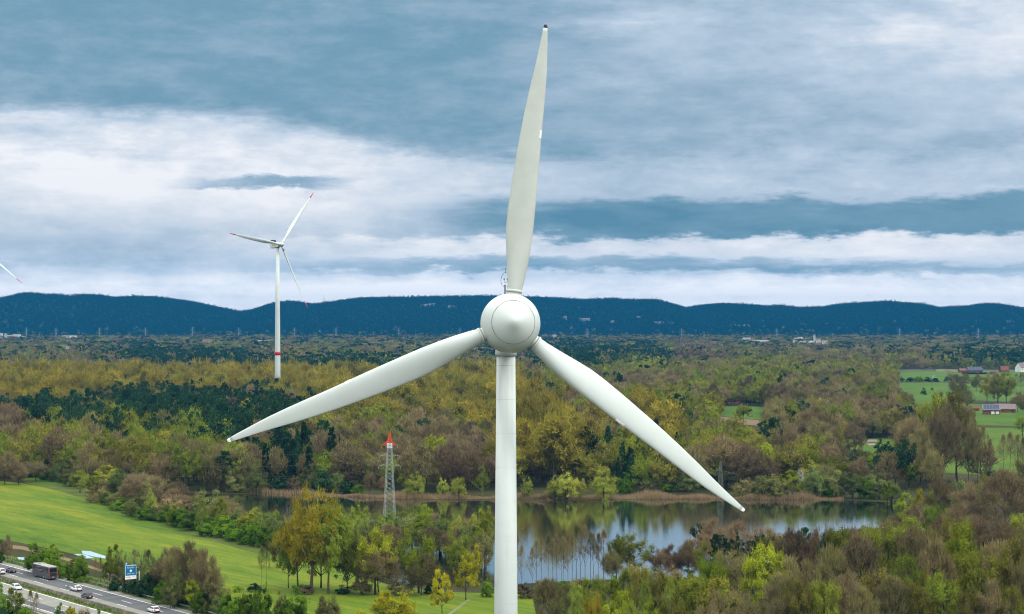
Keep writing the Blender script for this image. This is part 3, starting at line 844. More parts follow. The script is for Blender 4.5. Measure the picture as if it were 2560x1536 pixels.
stand('around the pastures', 'trees around the pastures', [
    ('limewillow', 1880, 966, 892, 104, 'large pale yellow-green round tree towering over the bare wood'), ('lime', 2110, 1172, 1126, 36), ('pine', 2136, 1176, 1128, 34), ('oak', 2160, 1170, 1128, 40), ('lime', 2186, 1178, 1130, 40), ('pine', 2206, 1186, 1122, 40), ('oak', 2232, 1176, 1122, 44), ('pine', 2254, 1190, 1116, 44), ('bare', 2090, 1160, 1112, 40), ('bare', 2146, 1150, 1122, 30), ('bare', 2200, 1152, 1120, 30),
    ('bare', 2280, 1206, 1044, 90), ('oak', 2325, 1204, 984, 104), ('oak', 2392, 1204, 978, 100), ('bare', 2356, 1214, 1012, 100), ('bare', 2420, 1208, 1040, 70), ('bare', 2300, 1216, 1070, 80), ('alder', 2444, 1206, 1070, 34), ('alder', 2460, 1204, 1062, 40), ('alder', 2474, 1208, 1096, 30),
    ('alder', 2508, 1206, 1084, 36), ('alder', 2524, 1204, 1078, 40), ('alder', 2544, 1208, 1084, 40), ('alder', 2558, 1206, 1092, 34), ('bare', 2410, 968, 934, 44), ('bare', 2392, 1000, 936, 50), ('bare', 2440, 978, 936, 34), ('bare', 2478, 972, 928, 50), ('oak', 2494, 1012, 936, 46), ('oak', 2516, 1014, 930, 52),
    ('alder', 2540, 982, 934, 30), ('alder', 2552, 984, 936, 24), ('bare', 2544, 1030, 980, 40), ('bare', 2560, 1036, 985, 40), ('oak', 2556, 1090, 1040, 44), ('darkbush', 2252, 954, 942, 18), ('blossom', 2248, 950, 936, 12), ('darkbush', 2276, 954, 944, 24), ('bush', 2298, 954, 940, 26), ('darkbush', 2318, 955, 943, 24), ('blossom', 2336, 952, 939, 14),
    ('darkbush', 2338, 955, 945, 20), ('bush', 2242, 978, 956, 14), ('bush', 2309, 988, 970, 15), ('bush', 2330, 976, 968, 10), ('willow', 2370, 956, 942, 26), ('spruce', 2224, 1030, 1013, 8), ('spruce', 2236, 1028, 1014, 8), ('spruce', 2254, 1026, 1008, 9), ('spruce', 2264, 1028, 1010, 9), ('spruce', 2308, 1030, 1015, 8), ('spruce', 2326, 1026, 1011, 9),
    ('lime', 2230, 1040, 1002, 34), ('lime', 2278, 1042, 1006, 34), ('lime', 2300, 1052, 1014, 34), ('spruce', 2240, 1066, 1045, 10), ('spruce', 2262, 1068, 1042, 12), ('spruce', 2290, 1072, 1042, 14), ('spruce', 2306, 1066, 1044, 10), ('oak', 2216, 1012, 984, 32), ('bare', 2226, 1000, 962, 40), ('spruce', 2013, 1100, 1059, 23)])

# --- the woods: scattered over the land, species by where they stand
GRID_X = 80.0
GRID = [
    (842, 'mmmmmmmmmmmmmmmmmmmmmmmmmmmmmmmm'),
    (862, 'mmmmpmmmmmmmmmmmmpppmummmmmmmmmm'),
    (882, 'mmmpppppmmggmmmppppppummmbbmmmpp'),
    (902, 'bobmpppppppppgobmppoggboobobbbpp'),
    (922, 'bobbobpppppppbobmgggobooooboobob'),
    (942, 'yyyyyyyyyyyyyyyyooobboooobobffbb'),
    (962, 'yyyyyyyyyyyyyyyyoogbboooobobffff'),
    (985, 'yyyppppppyyyyyyyyouooobobbboffff'),
    (1010, 'ppppppppppoybyybyobooogbobbbffff'),
    (1040, 'uppopppppobobboyyobyooofbobobbff'),
    (1070, 'uoopoogppbobobbuyyboyobobbobbbbf'),
    (1100, 'ooboogobssbobuuuyyossooobobpbobb'),
    (1130, 'obwboobbssoobuuuyyysoobuoobppbbo'),
    (1160, 'wwobwowbwbwobuubyoysbobuuooppopo'),
    (1190, 'wwwwwwwwbwbobuuusbobsbobwoowwgoo'),
    (1220, 'wwwwwwwwwwbbbbbusbbbssbbwoowwgoo')]
CODE = {'b': ('bare', 16.5, 12.5), 'u': ('purple', 17, 13), 'y': ('poplar', 23, 13.5), 'g': ('lime', 13.5, 11), 'o': ('oak', 16, 13), 'p': ('pine', 18, 9.5), 's': ('spruce', 17.5, 7.5), 'w': ('willow', 9, 9)}
VIEW_FIELDS = PASTURES + [BROWN_FIELD, GRAY_ROAD]
srng = np.random.default_rng(3)


def code_at(x, y):
    rows = [r for r, _ in GRID]
    i = int(np.argmin([abs(r - y) for r in rows]))
    return GRID[i][1][int(min(31, max(0, x // GRID_X)))]


WOOD_TREES, FAR_TREES = [], []
KEEP_CLEAR = []          # (x, y, radius) filled by the buildings below


def plant(Y0, Y1, sp, out):
    y = Y0
    while y < Y1:
        half = .285 * y + 30
        xs = np.arange(-half, half, sp)
        for x in xs:
            X_, Y_ = x + srng.uniform(-.48, .48) * sp, y + srng.uniform(-.48, .48) * sp
            px, py = 1280 + X_ / Y_ * F, 800 + H / Y_ * F
            if inside((px, py), LAKE) or inside((px, py), MEADOW) or inside((px, py), SMALL_MEADOW):
                continue
            if py > 1226 - 6 * math.sin(px * .01) and px > 520:
                continue
            if py > 1206 + .10 * max(0, px - 120) and px <= 520:
                continue
            ty = py - 17 * F / Y_
            c = code_at(px + srng.normal(0, 32), ty + srng.normal(0, 6))
            if any(inside((px, py), f) for f in VIEW_FIELDS):
                continue
            if c == 'm':
                c = 'bbuopgbpogbo'[srng.integers(12)] if Y_ < 4000 else 'bbuopgbppgbpo'[srng.integers(13)]
            if c == 'f':
                c = 'bbo'[srng.integers(3)]
            elif srng.uniform() < .24:
                c = 'bobgopgo'[srng.integers(8)]
            k, h, w = CODE[c]
            q_ = 1.4 if srng.uniform() < .09 else srng.uniform(.66, 1.22)
            h *= q_
            w *= (.4 + .6 * q_) * srng.uniform(.85, 1.25) * max(1, sp / 10.5)
            if srng.uniform() < .05:
                continue
            # keep the views on to the pastures open
            ttop = py - h * F / Y_
            if any(inside((px, yy), f) for f in VIEW_FIELDS for yy in np.arange(ttop - 2, py, 5.0)) and srng.uniform() > .04:
                continue
            if any((X_ - a) ** 2 + (Y_ - b) ** 2 < r * r for a, b, r in KEEP_CLEAR):
                continue
            out.append((k, X_, Y_, h, w, srng.uniform(0, 6.28)))
        y += sp

# ------------------------------------------------------------------ wind turbines
m_white = paint('turbine_paint', (.585, .64, .612), .42, .4, .045, .35)
m_tower, _nt, _p = bsdf('tower_paint', .42, .4)
_tc = _nt.nodes.new('ShaderNodeTexCoord')
_mp = _nt.nodes.new('ShaderNodeMapping')
_mp.inputs['Scale'].default_value = (2.2, 2.2, .09)
_nt.links.new(_tc.outputs['Object'], _mp.inputs[0])
_n1 = noise(_nt, _mp.outputs[0], 1.0, 6.0, .65)
_n2 = noise(_nt, _tc.outputs['Object'], .5, 4.0)
_nt.links.new(ramp(_nt, _n1 * .7 + _n2 * .3, [(.30, (.46, .50, .465)), (.46, (.575, .63, .60)), (.7, (.60, .66, .635))]), _p.inputs['Base Color'])
m_blade_shade = paint('shaded_blade_paint', (.505, .54, .495), .5, .35, .07, .5)  # darker copy of the turbine paint: the upright blade's shade put into colour
m_seam = paint('seam_dirt', (.10, .11, .09), .8)
m_ringdirt = paint('collar_seal', (.30, .28, .22), .8)
m_dark = paint('dark_metal', (.03, .035, .04), .6)
m_red = paint('signal_red', (.55, .012, .03), .5)
m_fresh = paint('fresh_white_filler', (.88, .90, .90), .4)
m_steel = paint('galvanised_steel', (.33, .35, .35), .5, .4, .15, 2.0, .3)

# blade outline: distance from hub centre, width to either side of the axis (all in thousandths of the rotor radius), thickness ratio, twist
BLADE = [(97, 24, 24, 1.0, 0), (112, 24, 25, 1.0, 1), (140, 26, 29, .82, 8), (190, 34, 34, .60, 13), (250, 44, 37.5, .42, 14), (305, 51.5, 38.5, .32, 13), (365, 53, 37.5, .27, 12), (430, 51.5, 36, .24, 10.5),
         (495, 49, 34, .22, 9), (560, 46, 31.5, .20, 8), (628, 42, 28.5, .19, 7), (705, 36, 27, .18, 6), (780, 28.5, 25, .17, 5), (850, 20, 21.5, .16, 4), (907, 14, 16, .16, 3), (960, 9.5, 10.5, .17, 2), (992, 7, 6.5, .2, 2), (1000, 5, 4.5, .3, 2)]


def blade_rings(phi, rad, lo, hi, grow=1.0, bend=0.0, n=20, twist=1.0, width=1.0, pitch=0.0):
    er = Vector((math.cos(phi), 0, math.sin(phi)))
    et = Vector((-math.sin(phi), 0, math.cos(phi)))
    en = Vector((0, -1, 0))
    rr = [b[0] for b in BLADE]
    cut = sorted({lo, hi, *[r for r in rr if lo < r < hi], *[(a + b) / 2 for a, b in zip(rr, rr[1:]) if lo < (a + b) / 2 < hi]})
    rings = []
    for r in cut:
        ccw, cw, th, tw = (np.interp(r, rr, [b[i] for b in BLADE]) for i in (1, 2, 3, 4))
        be = R(tw * twist + pitch)
        ch = et * math.cos(be) - en * math.sin(be)
        nn = en * math.cos(be) + et * math.sin(be)
        ring = []
        for k in range(n):
            a = 2 * math.pi * k / n
            s = math.cos(a)                      # +1 trailing edge (ccw side), -1 leading edge
            off = (ccw - cw) / 2 + s * (ccw + cw) / 2
            t = math.sin(a) * th * (ccw + cw) / 2 * (1 - .45 * s * (1 - th))
            ring.append(er * (r * rad / 1000) + (ch * off * width + nn * t * width) * (rad * grow / 1000) + en * (bend * (r / 1000) ** 2))
        rings.append(ring)
    return rings


# --- the near turbine
RD = 166.6                                      # its distance; one photo pixel there is RD / F metres
s_ = RD / F
hub_c = Vector(((1276 - 1280) * s_, RD, H - (809 - HORIZON) * s_))
near = empty('wind_turbine', ((1264.5 - 1280) * s_, RD + 3.6, 0))
tag(near, 'large white wind turbine with ball-shaped hub, nearest of the turbines', 'wind turbine', 'wind turbines')
near_inv = Matrix.Translation(-near.location)
axM = Matrix.Translation(hub_c) @ Matrix.Rotation(R(8), 4, 'Z') @ Matrix.Rotation(R(-3.5), 4, 'X')   # local -Y looks out of the nose
HR = 75 * s_

tz_top = hub_c.z - 74 * s_
prof = []
zb = 0.0
tr_at = lambda z: np.interp(z, [0, 47, tz_top], [1.42, 29.2 * (RD + 3.6) / F, 23.4 * (RD + 3.6) / F])
mb = MB()
mb.lathe([(float(tr_at(z)), z) for z in (0, 20, 47, tz_top)], 48)
tow = mb.build('tower', m_tower, near, True)
wsm = MB()
for z in np.arange(1.4, tz_top - 1, 2.9):
    r = float(tr_at(z))
    wsm.lathe([(r - .02, z), (r + .003, z + .004), (r + .003, z + .024), (r - .02, z + .034)], 48)
wsm.build('weld_seam', paint('seam_grey', (.55, .60, .57), .6), tow)
fl = MB()
r0 = 26.8 * (RD + 3.6) / F
fl.lathe([(r0 * .9, tz_top - .30), (r0, tz_top - .28), (r0, tz_top + .02), (r0 * .97, tz_top + .35), (r0 * .97, tz_top + 1.2)], 40)
fl.build('tower_flange', m_white, near, True)


def loc_near(vs):
    return [near_inv @ (axM @ Vector(v)) for v in vs]


def place(mb):
    mb.v = [tuple(q) for q in loc_near(mb.v)]
    return mb


yM = Matrix.Rotation(R(90), 4, 'X')             # lathe axis z -> -y
hub = MB()
pr = []
for k in range(0, 41):
    th = math.pi * (1 - k / 40)
    r, z = HR * math.sin(th), HR * math.cos(th)
    z += .13 * HR * math.exp(-(r / (.30 * HR)) ** 2) if z > 0 else 0
    pr.append((max(r, .002), z))
hub.lathe(pr, 56, 0, yM)
hub_o = place(hub).build('hub', m_white, near, True)
sm = MB()
rs_, zs_ = .72 * HR, .697 * HR
for a0 in np.arange(0, 360, 12.0):
    w = .010 + .010 * ((a0 * 7) % 5) / 5
    sm.tube([(1.004 * rs_ * math.cos(R(a)), -1.004 * zs_, 1.004 * rs_ * math.sin(R(a))) for a in np.linspace(a0, a0 + 12, 5)], w, 4, False)
place(sm).build('hub_seam', m_seam, hub_o)
nac = MB()
nac.lathe([(.6, -7.6), (1.35, -7.4), (1.62, -6.4), (1.75, -4), (1.85, -2.2), (1.85, -.6)], 36, 0, yM)
nac_o = place(nac).build('nacelle', m_white, near, True)
BL = [(82.7, 764, m_blade_shade), (202.3, 757, m_white), (321.3, 759, m_white)]
for ang, rpx, mat in BL:
    phi, rad = R(ang), rpx * s_
    er = Vector((math.cos(phi), 0, math.sin(phi)))
    b = MB()
    b.loft(blade_rings(phi, rad, 108, 989))
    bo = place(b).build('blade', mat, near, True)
    if ang < 90:
        bo['label'] = 'upright blade with dark tip'
    st = MB()
    st.tube([er * (.80 * HR), er * (101 * rad / 1000), er * (101.1 * rad / 1000)], [.0243 * rad, .0243 * rad, .0243 * rad], 28)
    place(st).build('blade_root', m_white, bo, True)
    sl = MB()
    sl.tube([er * (101 * rad / 1000), er * (104 * rad / 1000)], .0262 * rad, 28)
    place(sl).build('root_seal', m_ringdirt, bo, True)
    cl = MB()
    cl.tube([er * (104 * rad / 1000), er * (105 * rad / 1000), er * (110 * rad / 1000), er * (111 * rad / 1000)], [.0262 * rad, .0272 * rad, .0272 * rad, .0255 * rad], 28)
    place(cl).build('root_collar', m_white, bo, True)
    tp = MB()
    tp.loft(blade_rings(phi, rad, 989.5, 1000))
    place(tp).build('tip', m_dark if ang < 90 else m_fresh, bo, True)
    # a repaired strip on the leading edge
    for a, z, mat2 in ((620, 646, m_fresh),) if ang < 90 else (((470, 505, m_fresh),) if ang > 300 else ((555, 580, m_fresh),)):
        rings = blade_rings(phi, rad, a, z)
        pt = MB()
        sel = [8, 9, 10, 11, 12]
        mids = [sum((q for q in r), Vector()) / len(r) for r in rings]
        vs = [m + (r[k] - m) * 1.015 for r, m in zip(rings, mids) for k in sel]
        nn = len(sel)
        pt.add(vs, [(i * nn + j, i * nn + j + 1, (i + 1) * nn + j + 1, (i + 1) * nn + j) for i in range(len(rings) - 1) for j in range(nn - 1)])
        place(pt).build('repair_patch', mat2, bo)
# lightning hoop and wind sensors on the nacelle roof, behind the hub
mst = MB()
mx, my = (1262.5 - 1280) * (RD + 5) / F, RD + 5
zt = lambda py: H - (py - HORIZON) * (RD + 5) / F
nv = near.location
mst.tube([(mx - nv.x, my - nv.y, zt(790)), (mx - nv.x, my - nv.y, zt(712))], .055, 8)
mo = mst.build('sensor_mast', m_dark, near)
hp = MB()
hcx, hcz = (1264 - 1280) * (RD + 5) / F - nv.x, zt(700)
hp.tube([(hcx + .40 * math.sin(t) * (1 - .12 * math.cos(t)), my - nv.y, hcz + .62 * math.cos(t)) for t in np.linspace(0, 2 * math.pi, 25)], .018, 5, False)
hp.tube([(hcx, my - nv.y, hcz + .62), (hcx, my - nv.y, zt(672))], .02, 5)
hp.build('lightning_hoop', m_dark, mo)
an = MB()
an.tube([(hcx - .12, my - nv.y, zt(706)), (hcx + .14, my - nv.y, zt(706))], .02, 5)
for q in (-.12, .14):
    an.tube([(hcx + q, my - nv.y, zt(706)), (hcx + q, my - nv.y, zt(699))], .016, 5)
    an.lathe([(.005, zt(700)), (.05, zt(699.5)), (.05, zt(697)), (.005, zt(696))], 8, 0, Matrix.Translation((hcx + q, my - nv.y, 0)))
an.build('anemometer', m_dark, mo)


# --- the large turbines beyond the wood
def far_turbine(px, hub_py, D, rad, yaw, angs, label, overhang=4.6):
    s = D / F
    root = empty('wind_turbine', ((px - 1280) * s, D, 0))
    tag(root, label, 'wind turbine', 'wind turbines')
    hz = H + (HORIZON - hub_py) * s
    A = Matrix.Translation((0, 0, hz)) @ Matrix.Rotation(yaw, 4, 'Z') @ Matrix.Rotation(R(-4), 4, 'X')   # local -Y = up-wind
    t = MB()
    rb, rt = 2.65, 1.45
    t.lathe([(rb, 0), (np.interp(30, [0, hz], [rb, rt]), 30), (np.interp(80, [0, hz], [rb, rt]), 80), (rt, hz - 2.2)], 28)
    t.build('tower', m_white, root, True)
    zb_ = 42.6
    rr = float(np.interp(zb_, [0, 30, 80], [rb, np.interp(30, [0, hz], [rb, rt]), np.interp(80, [0, hz], [rb, rt])])) + .06
    MB().lathe([(rr, zb_), (rr - .02, zb_ + 3.0)], 28).build('tower_band', m_red, root, True)

    def pl(mb):
        mb.v = [tuple(A @ Vector(v)) for v in mb.v]
        return mb
    n = MB()
    n.loft([[(x * w, y, z * h) for x, z in ((-1, -.95), (-.6, -1.1), (.6, -1.1), (1, -.95), (1, .8), (.7, 1.05), (-.7, 1.05), (-1, .8))] for y, w, h in ((7.6, 1.6, 1.55), (7.2, 2.0, 1.95), (0, 2.1, 2.05), (-2.6, 1.8, 1.7))])
    no = pl(n).build('nacelle', m_white, root)
    c = MB()
    c.box((0, 5.2, 3.4), (3.6, 2.6, 2.2))
    c.box((0, 5.2, 2.2), (.5, .5, .6))
    pl(c).build('cooler', m_dark, no)
    e = MB()
    e.box((1.86 + .3, 2.2, .2), (.06, 3.6, 1.0))
    pl(e).build('emblem', paint('emblem_yellow', (.55, .36, .02)), no)
    e = MB()
    e.box((-2.16, 2.2, .2), (.06, 3.6, 1.0))
    pl(e).build('emblem', bpy.data.materials['emblem_yellow'], no)
    h = MB()
    pr = [(.05, overhang + 2.6), (1.0, overhang + 2.2), (1.75, overhang + 1.2), (2.0, overhang), (1.9, overhang - 1.2), (1.5, overhang - 1.9)]
    h.lathe([(r, z) for r, z in reversed(pr)], 28, 0, yM)
    pl(h).build('hub', m_white, root, True)
    for a in angs:
        phi = R(a)
        for nm, lo, hi, mat in (('blade', 20, 895, m_white), ('tip', 895.5, 1000, m_red)):
            b = MB()
            b.loft([[q + Vector((0, -overhang, 0)) for q in ring] for ring in blade_rings(phi, rad, max(lo, 97), hi, .58, 2.4, 12, 1.3, 1.0, 18.0)])
            o = pl(b).build(nm, mat, root if nm == 'blade' else bo_, True)
            bo_ = o
            if nm == 'blade':
                er = Vector((math.cos(phi), 0, math.sin(phi)))
                k = MB()
                k.tube([er * .5 + Vector((0, -overhang, 0)), er * (rad * .0985) + Vector((0, -overhang, 0))], [.016 * rad, .0150 * rad], 14)
                pl(k).build('blade_root', m_white, o, True)
    return root


far_turbine(694, 613, 1650, 58.0, R(49), (50.5, 173, 294.5), 'distant slim white turbine with red blade tips and red band low on its tower')
far_turbine(-76, 603, 1760, 58.5, R(40), (320.5, 80.5, 200.5), 'turbine beyond the frame edge of which only one red-tipped blade end shows')

# ------------------------------------------------------------------ pylons and lines
m_lattice = M_LAT = paint('lattice_green_grey', (.33, .39, .34), .6, .3, .1)
M_LATD = paint('lattice_dark_grey', (.13, .15, .13), .6, .3, .1)
m_orange = paint('signal_orange_red', (.75, .07, .015), .5)
m_wsteel = paint('white_steel', (.78, .78, .80), .5)


def lattice(mb, z0, z1, w0, w1, n, r):
    zs = [z0 + (z1 - z0) * (1 - (1 - i / n) ** 1.15) for i in range(n + 1)]
    wd = lambda z: w0 + (w1 - w0) * (z - z0) / (z1 - z0)
    cor = [(-1, -1), (1, -1), (1, 1), (-1, 1)]
    for a, b in cor:
        mb.tube([(a * wd(z0) / 2, b * wd(z0) / 2, z0), (a * wd(z1) / 2, b * wd(z1) / 2, z1)], r * 1.5, 4)
    for i in range(n):
        for k in range(4):
            a, b = cor[k], cor[(k + 1) % 4]
            q0, q1 = wd(zs[i]) / 2, wd(zs[i + 1]) / 2
            mb.tube([(a[0] * q0, a[1] * q0, zs[i]), (b[0] * q1, b[1] * q1, zs[i + 1])], r, 3, False)
            mb.tube([(b[0] * q0, b[1] * q0, zs[i]), (a[0] * q1, a[1] * q1, zs[i + 1])], r, 3, False)
            if i % 3 == 0:
                mb.tube([(a[0] * q0, a[1] * q0, zs[i]), (b[0] * q0, b[1] * q0, zs[i])], r, 3, False)
    return mb


def arm(mb, z, half, rise, r, w):
    for s in (-1, 1):
        for yy in (-w / 2, w / 2):
            mb.tube([(s * w / 2, yy, z), (s * half, 0, z)], r, 4)
            mb.tube([(s * w / 2, yy, z + rise), (s * half, 0, z)], r, 4)
            for t in (.3, .55, .8):
                mb.tube([(s * (w / 2 + (half - w / 2) * t), yy * (1 - t), z), (s * (w / 2 + (half - w / 2) * (t - .15)), yy * (1 - t + .15), z + rise * (1 - t + .15))], r * .7, 3, False)
    return mb


def pylon(px, py, top, arms, wbase, wtop, rot, label, red=True):
    m_lattice = M_LAT if red else M_LATD
    base = G(px, py)
    k = base.y / F
    h = (py - top) * k
    o = empty('power_pylon', base, rot)
    tag(o, label, 'pylon', 'power pylons')
    zt_ = h * (.885 if red else .80)
    lattice(MB(), 0, zt_, wbase, wtop, 17, .038).build('lattice_mast', m_lattice, o)
    pk = MB()
    lattice(pk, zt_ + .02, h, wtop, .25, 5, .065 if red else .05)
    pk.build('peak', m_orange if red else m_lattice, o)
    tips = []
    for i, (apy, half) in enumerate(arms):
        z = (py - apy) * k
        a = MB()
        arm(a, z, half * k, 1.3 if not i or not red else 1.0, .075 if red and i == 0 else .035, wtop * 1.05)
        ao = a.build('cross_arm', m_orange if red and i == 0 else m_lattice, o)
        ins = MB()
        for s in (-1, 1):
            ins.lathe([(.02, z - 1.1), (.05, z - 1.0), (.05, z - .3), (.02, z - .05)], 8, 0, Matrix.Translation((s * half * k, 0, 0)))
            tips.append(o.matrix_basis @ Vector((s * half * k, 0, z - 1.5)))
        ins.build('insulator', m_lattice, ao)
    if red:
        z = (py - arms[0][0]) * k
        lattice(MB(), z - 1.0, zt_ - .05, wtop * 1.06, wtop * 1.02, 2, .09).build('white_joint', m_wsteel, o)
    return o, tips, k


P1, T1, k1 = pylon(974, 1306, 1082, [(1113, 20), (1140, 25), (1165, 28)], 4.0, 1.4, R(14), 'slender lattice pylon with orange-red top, standing by the lake', True)
P2, T2, k2 = pylon(1801, 1246, 1153, [(1185, 41)], 2.6, 1.1, R(-8), 'grey lattice pylon behind the tip of the lower blade', False)
m_wire = paint('wire', (.25, .26, .25), .5, .3, .05, 1, .5)


def wire(a, b, sag, label):
    a, b = Vector(a), Vector(b)
    pts = [a.lerp(b, t) + Vector((0, 0, -4 * sag * t * (1 - t))) for t in np.linspace(0, 1, 19)]
    o = MB().tube(pts, .013, 4, False).build('power_line', m_wire)
    tag(o, label, 'cable', 'overhead power lines')


lvl = ['topmost', 'middle', 'lowest']
for i, t in enumerate(T1):
    side = 'far' if i % 2 else 'near'
    wire(t, t + Vector((-175, 70, 2 - i * .4)), 5, f'{lvl[i // 2]} cable from the {side} arm tips of the red-topped pylon leading away left')
for i, t in enumerate(T2):
    side = ('left', 'right')[i]
    wire(t, t + Vector((-130, 60, 0)), 4, f'cable running left from the {side} arm of the grey pylon')
    wire(t, t + Vector((120, 70, 0)), 4, f'cable running right from the {side} arm of the grey pylon')

# faint pylons at the foot of the hills
m_faint = paint('pale_lattice', (.26, .30, .30), .6)
faint = MB()
lattice(faint, 0, 30, 5, 1.4, 7, .20)
lattice(faint, 30, 38, 1.4, .2, 2, .2)
for z, hw in ((22, 9), (28, 12), (33, 8)):
    arm(faint, z, hw * .8, 1.6, .18, 2.0)
fm = faint.mesh('distant_pylon', m_faint)
for i, (x, yb) in enumerate([(66, 779), (140, 788), (249, 788), (364, 796), (481, 801), (597, 805), (736, 808), (840, 808), (997, 809), (1150, 810), (1468, 826), (1704, 826), (1942, 828), (2249, 832), (2446, 832)]):
    D = 6000 if x > 1400 else 6500
    o = bpy.data.objects.new('distant_pylon', fm)
    COL.objects.link(o)
    o.location = ((x - 1280) / F * D, D, 0)
    o.scale = (1, 1, 1.25)
    tag(o, f'tiny faint pylon against the blue hills, {ORD[i]} from left', 'pylon', 'faint pylons before the hills')
    KEEP_CLEAR.append((o.location.x, D, 18))

# ------------------------------------------------------------------ motorway
RP = G(0, 1409)                                 # a point of the right-hand edge line
RDv = Vector((.5825, -.8128, 0))                # along the road, towards the viewer
RNv = Vector((.8128, .5825, 0))                 # across it, away to the far verge
ROADROT = math.atan2(.5825, .8128)              # turns +Y to the driving direction away from the viewer


def road(u, t, z=0.0):
    return RP + RNv * u + RDv * t + Vector((0, 0, z))


def strip(name, mat, u0, u1, z, t0=-190, t1=330, n=1, kind='structure'):
    mb = MB()
    for i in range(n):
        a, b = t0 + (t1 - t0) * i / n, t0 + (t1 - t0) * (i + 1) / n
        mb.add([road(u0, a, z), road(u1, a, z), road(u1, b, z), road(u0, b, z)], [(0, 3, 2, 1)])
    o = mb.build(name, mat)
    return tag(o, kind=kind)


m_asphalt = ground_mat('asphalt', [(.3, (.085, .092, .100)), (.7, (.125, .130, .138))], .2, (1, 14), -ROADROT, 2.0, fine_amt=.3)
m_asphalt_l = ground_mat('pale_asphalt', [(.3, (.190, .188, .170)), (.7, (.255, .250, .225))], .2, (1, 14), -ROADROT, 2.0, fine_amt=.3)
m_line = paint('road_marking_white', (.80, .80, .80), .6, .3, .08)
m_rail = paint('rail_zinc', (.30, .31, .28), .5, .4, .25, .4, .2)
m_conc = paint('mossy_concrete', (.17, .155, .115), .9, .2, .4, .6)
strip('verge', m_verge, -60, 10, .010)
strip('motorway', m_asphalt_l, -29.6, 2.6, .016)
strip('dark_lane', m_asphalt, -6.9, -.1, .022)
strip('dark_lane', m_asphalt, -26.2, -22.4, .022)
strip('central_reservation', m_verge, -15.0, -11.9, .024)
ln = MB()
for u in (0, -10.75, -15.6, -26.5):
    ln.add([road(u - .13, -190, .030), road(u + .13, -190, .030), road(u + .13, 330, .030), road(u - .13, 330, .030)], [(0, 3, 2, 1)])
for u, ph in ((-3.55, 3), (-7.15, 8), (-19.2, 1), (-22.85, 6)):
    for k in range(-8, 18):
        a = ph + k * 18.0
        ln.add([road(u - .10, a, .030), road(u + .10, a, .030), road(u + .10, a + 6, .030), road(u - .10, a + 6, .030)], [(0, 3, 2, 1)])
tag(ln.build('road_marking', m_line), kind='structure')


def guard_rail(u, label, t0=-120, t1=240):
    r = empty('guard_rail', road(u, 0))
    r.rotation_euler = (0, 0, ROADROT)
    tag(r, label, 'crash barrier', 'guard rails along the motorway')
    prof = [(-.03, .45), (.03, .47), (-.02, .56), (.05, .62), (-.02, .68), (.03, .76), (-.03, .78)]
    b = MB()
    b.loft([[(x, -t, z) for x, z in prof] for t in (t0, t1)])
    b.build('rail', m_rail, r)
    pm = MB().box((-.09, 0, .35), (.10, .12, .8)).mesh('post', m_rail)
    for k in range(int((t1 - t0) / 4)):
        o = bpy.data.objects.new('post', pm)
        COL.objects.link(o)
        o.parent = r
        o.location = (0, -(t0 + k * 4.0 + 1), 0)
    return r


guard_rail(3.9, 'grey steel guard rail along the far verge of the motorway')
guard_rail(-29.9, 'grey steel guard rail along the near verge of the motorway', -40, 200)
cb = MB()
prof = [(-.55, 0), (.55, 0), (.42, .28), (.24, .92), (-.24, .92), (-.42, .28)]
n = 60
cr = random.Random(4)
cb.loft([[tuple(road(-12.5 + x, -190 + 520 * i / n, .02 + z * (1 + cr.uniform(-.03, .03)))) for x, z in prof] for i in range(n + 1)])
tag(cb.build('central_barrier', m_conc), 'long low mossy concrete barrier between the two carriageways', 'crash barrier')
# tufts of grass along the barrier and the verges
tr_ = np.random.default_rng(9)
n = 5200
uu = np.concatenate([tr_.normal(-12.0, .35, 1400), tr_.uniform(-15, -12.6, 1800), tr_.uniform(3, 8, 2000)])
tt = tr_.uniform(-90, 210, n)
c = np.array([list(road(a, b, .05)) for a, b in zip(uu, tt)])
d = tr_.normal(size=(n, 3)) * .35 + np.array([0, 0, 1])
d /= np.linalg.norm(d, axis=1)[:, None]
v, f = twig_tris(c, d, .42, .30, tr_)
me = bpy.data.meshes.new('grass')
me.from_pydata(v.tolist(), [], f.tolist())
me.materials.append(leaf_mat('verge_grass', [(.085, .15, .012)], .3, .6))
o = bpy.data.objects.new('grass', me)
COL.objects.link(o)
tag(o, kind='stuff')

# ------------------------------------------------------------------ vehicles
m_glass = paint('dark_glass', (.012, .016, .022), .12, .6, .05)
m_tyre = paint('tyre_rubber', (.018, .018, .018), .8)
m_rim = paint('alloy', (.45, .46, .47), .35, .5, .05, 2, .7)
m_tail = paint('tail_lamp_red', (.50, .015, .02), .3, .5)
m_head = paint('head_lamp_clear', (.75, .78, .80), .2, .6)
m_plate = paint('plate_white', (.75, .75, .72), .5)
m_trim = paint('black_trim', (.02, .02, .022), .6)


def wheel_pair(root, x, y, r, w, n=16):
    for s in (-1, 1):
        M = Matrix.Translation((s * x, y, r)) @ Matrix.Rotation(R(90), 4, 'Y')
        t = MB().lathe([(r * .62, -w / 2), (r * .94, -w / 2), (r, -w / 4), (r, w / 4), (r * .94, w / 2), (r * .62, w / 2)], n, 0, M)
        wo = t.build('wheel', m_tyre, root, True)
        q = MB().lathe([(r * .08, s * (w / 2 + .012)), (r * .58, s * (w / 2 + .012)), (r * .63, s * (w / 2 - .02))] if s > 0 else
                       [(r * .63, s * (w / 2 - .02)), (r * .58, s * (w / 2 + .012)), (r * .08, s * (w / 2 + .012))], n, 0, M)
        q.build('rim', m_rim, wo)


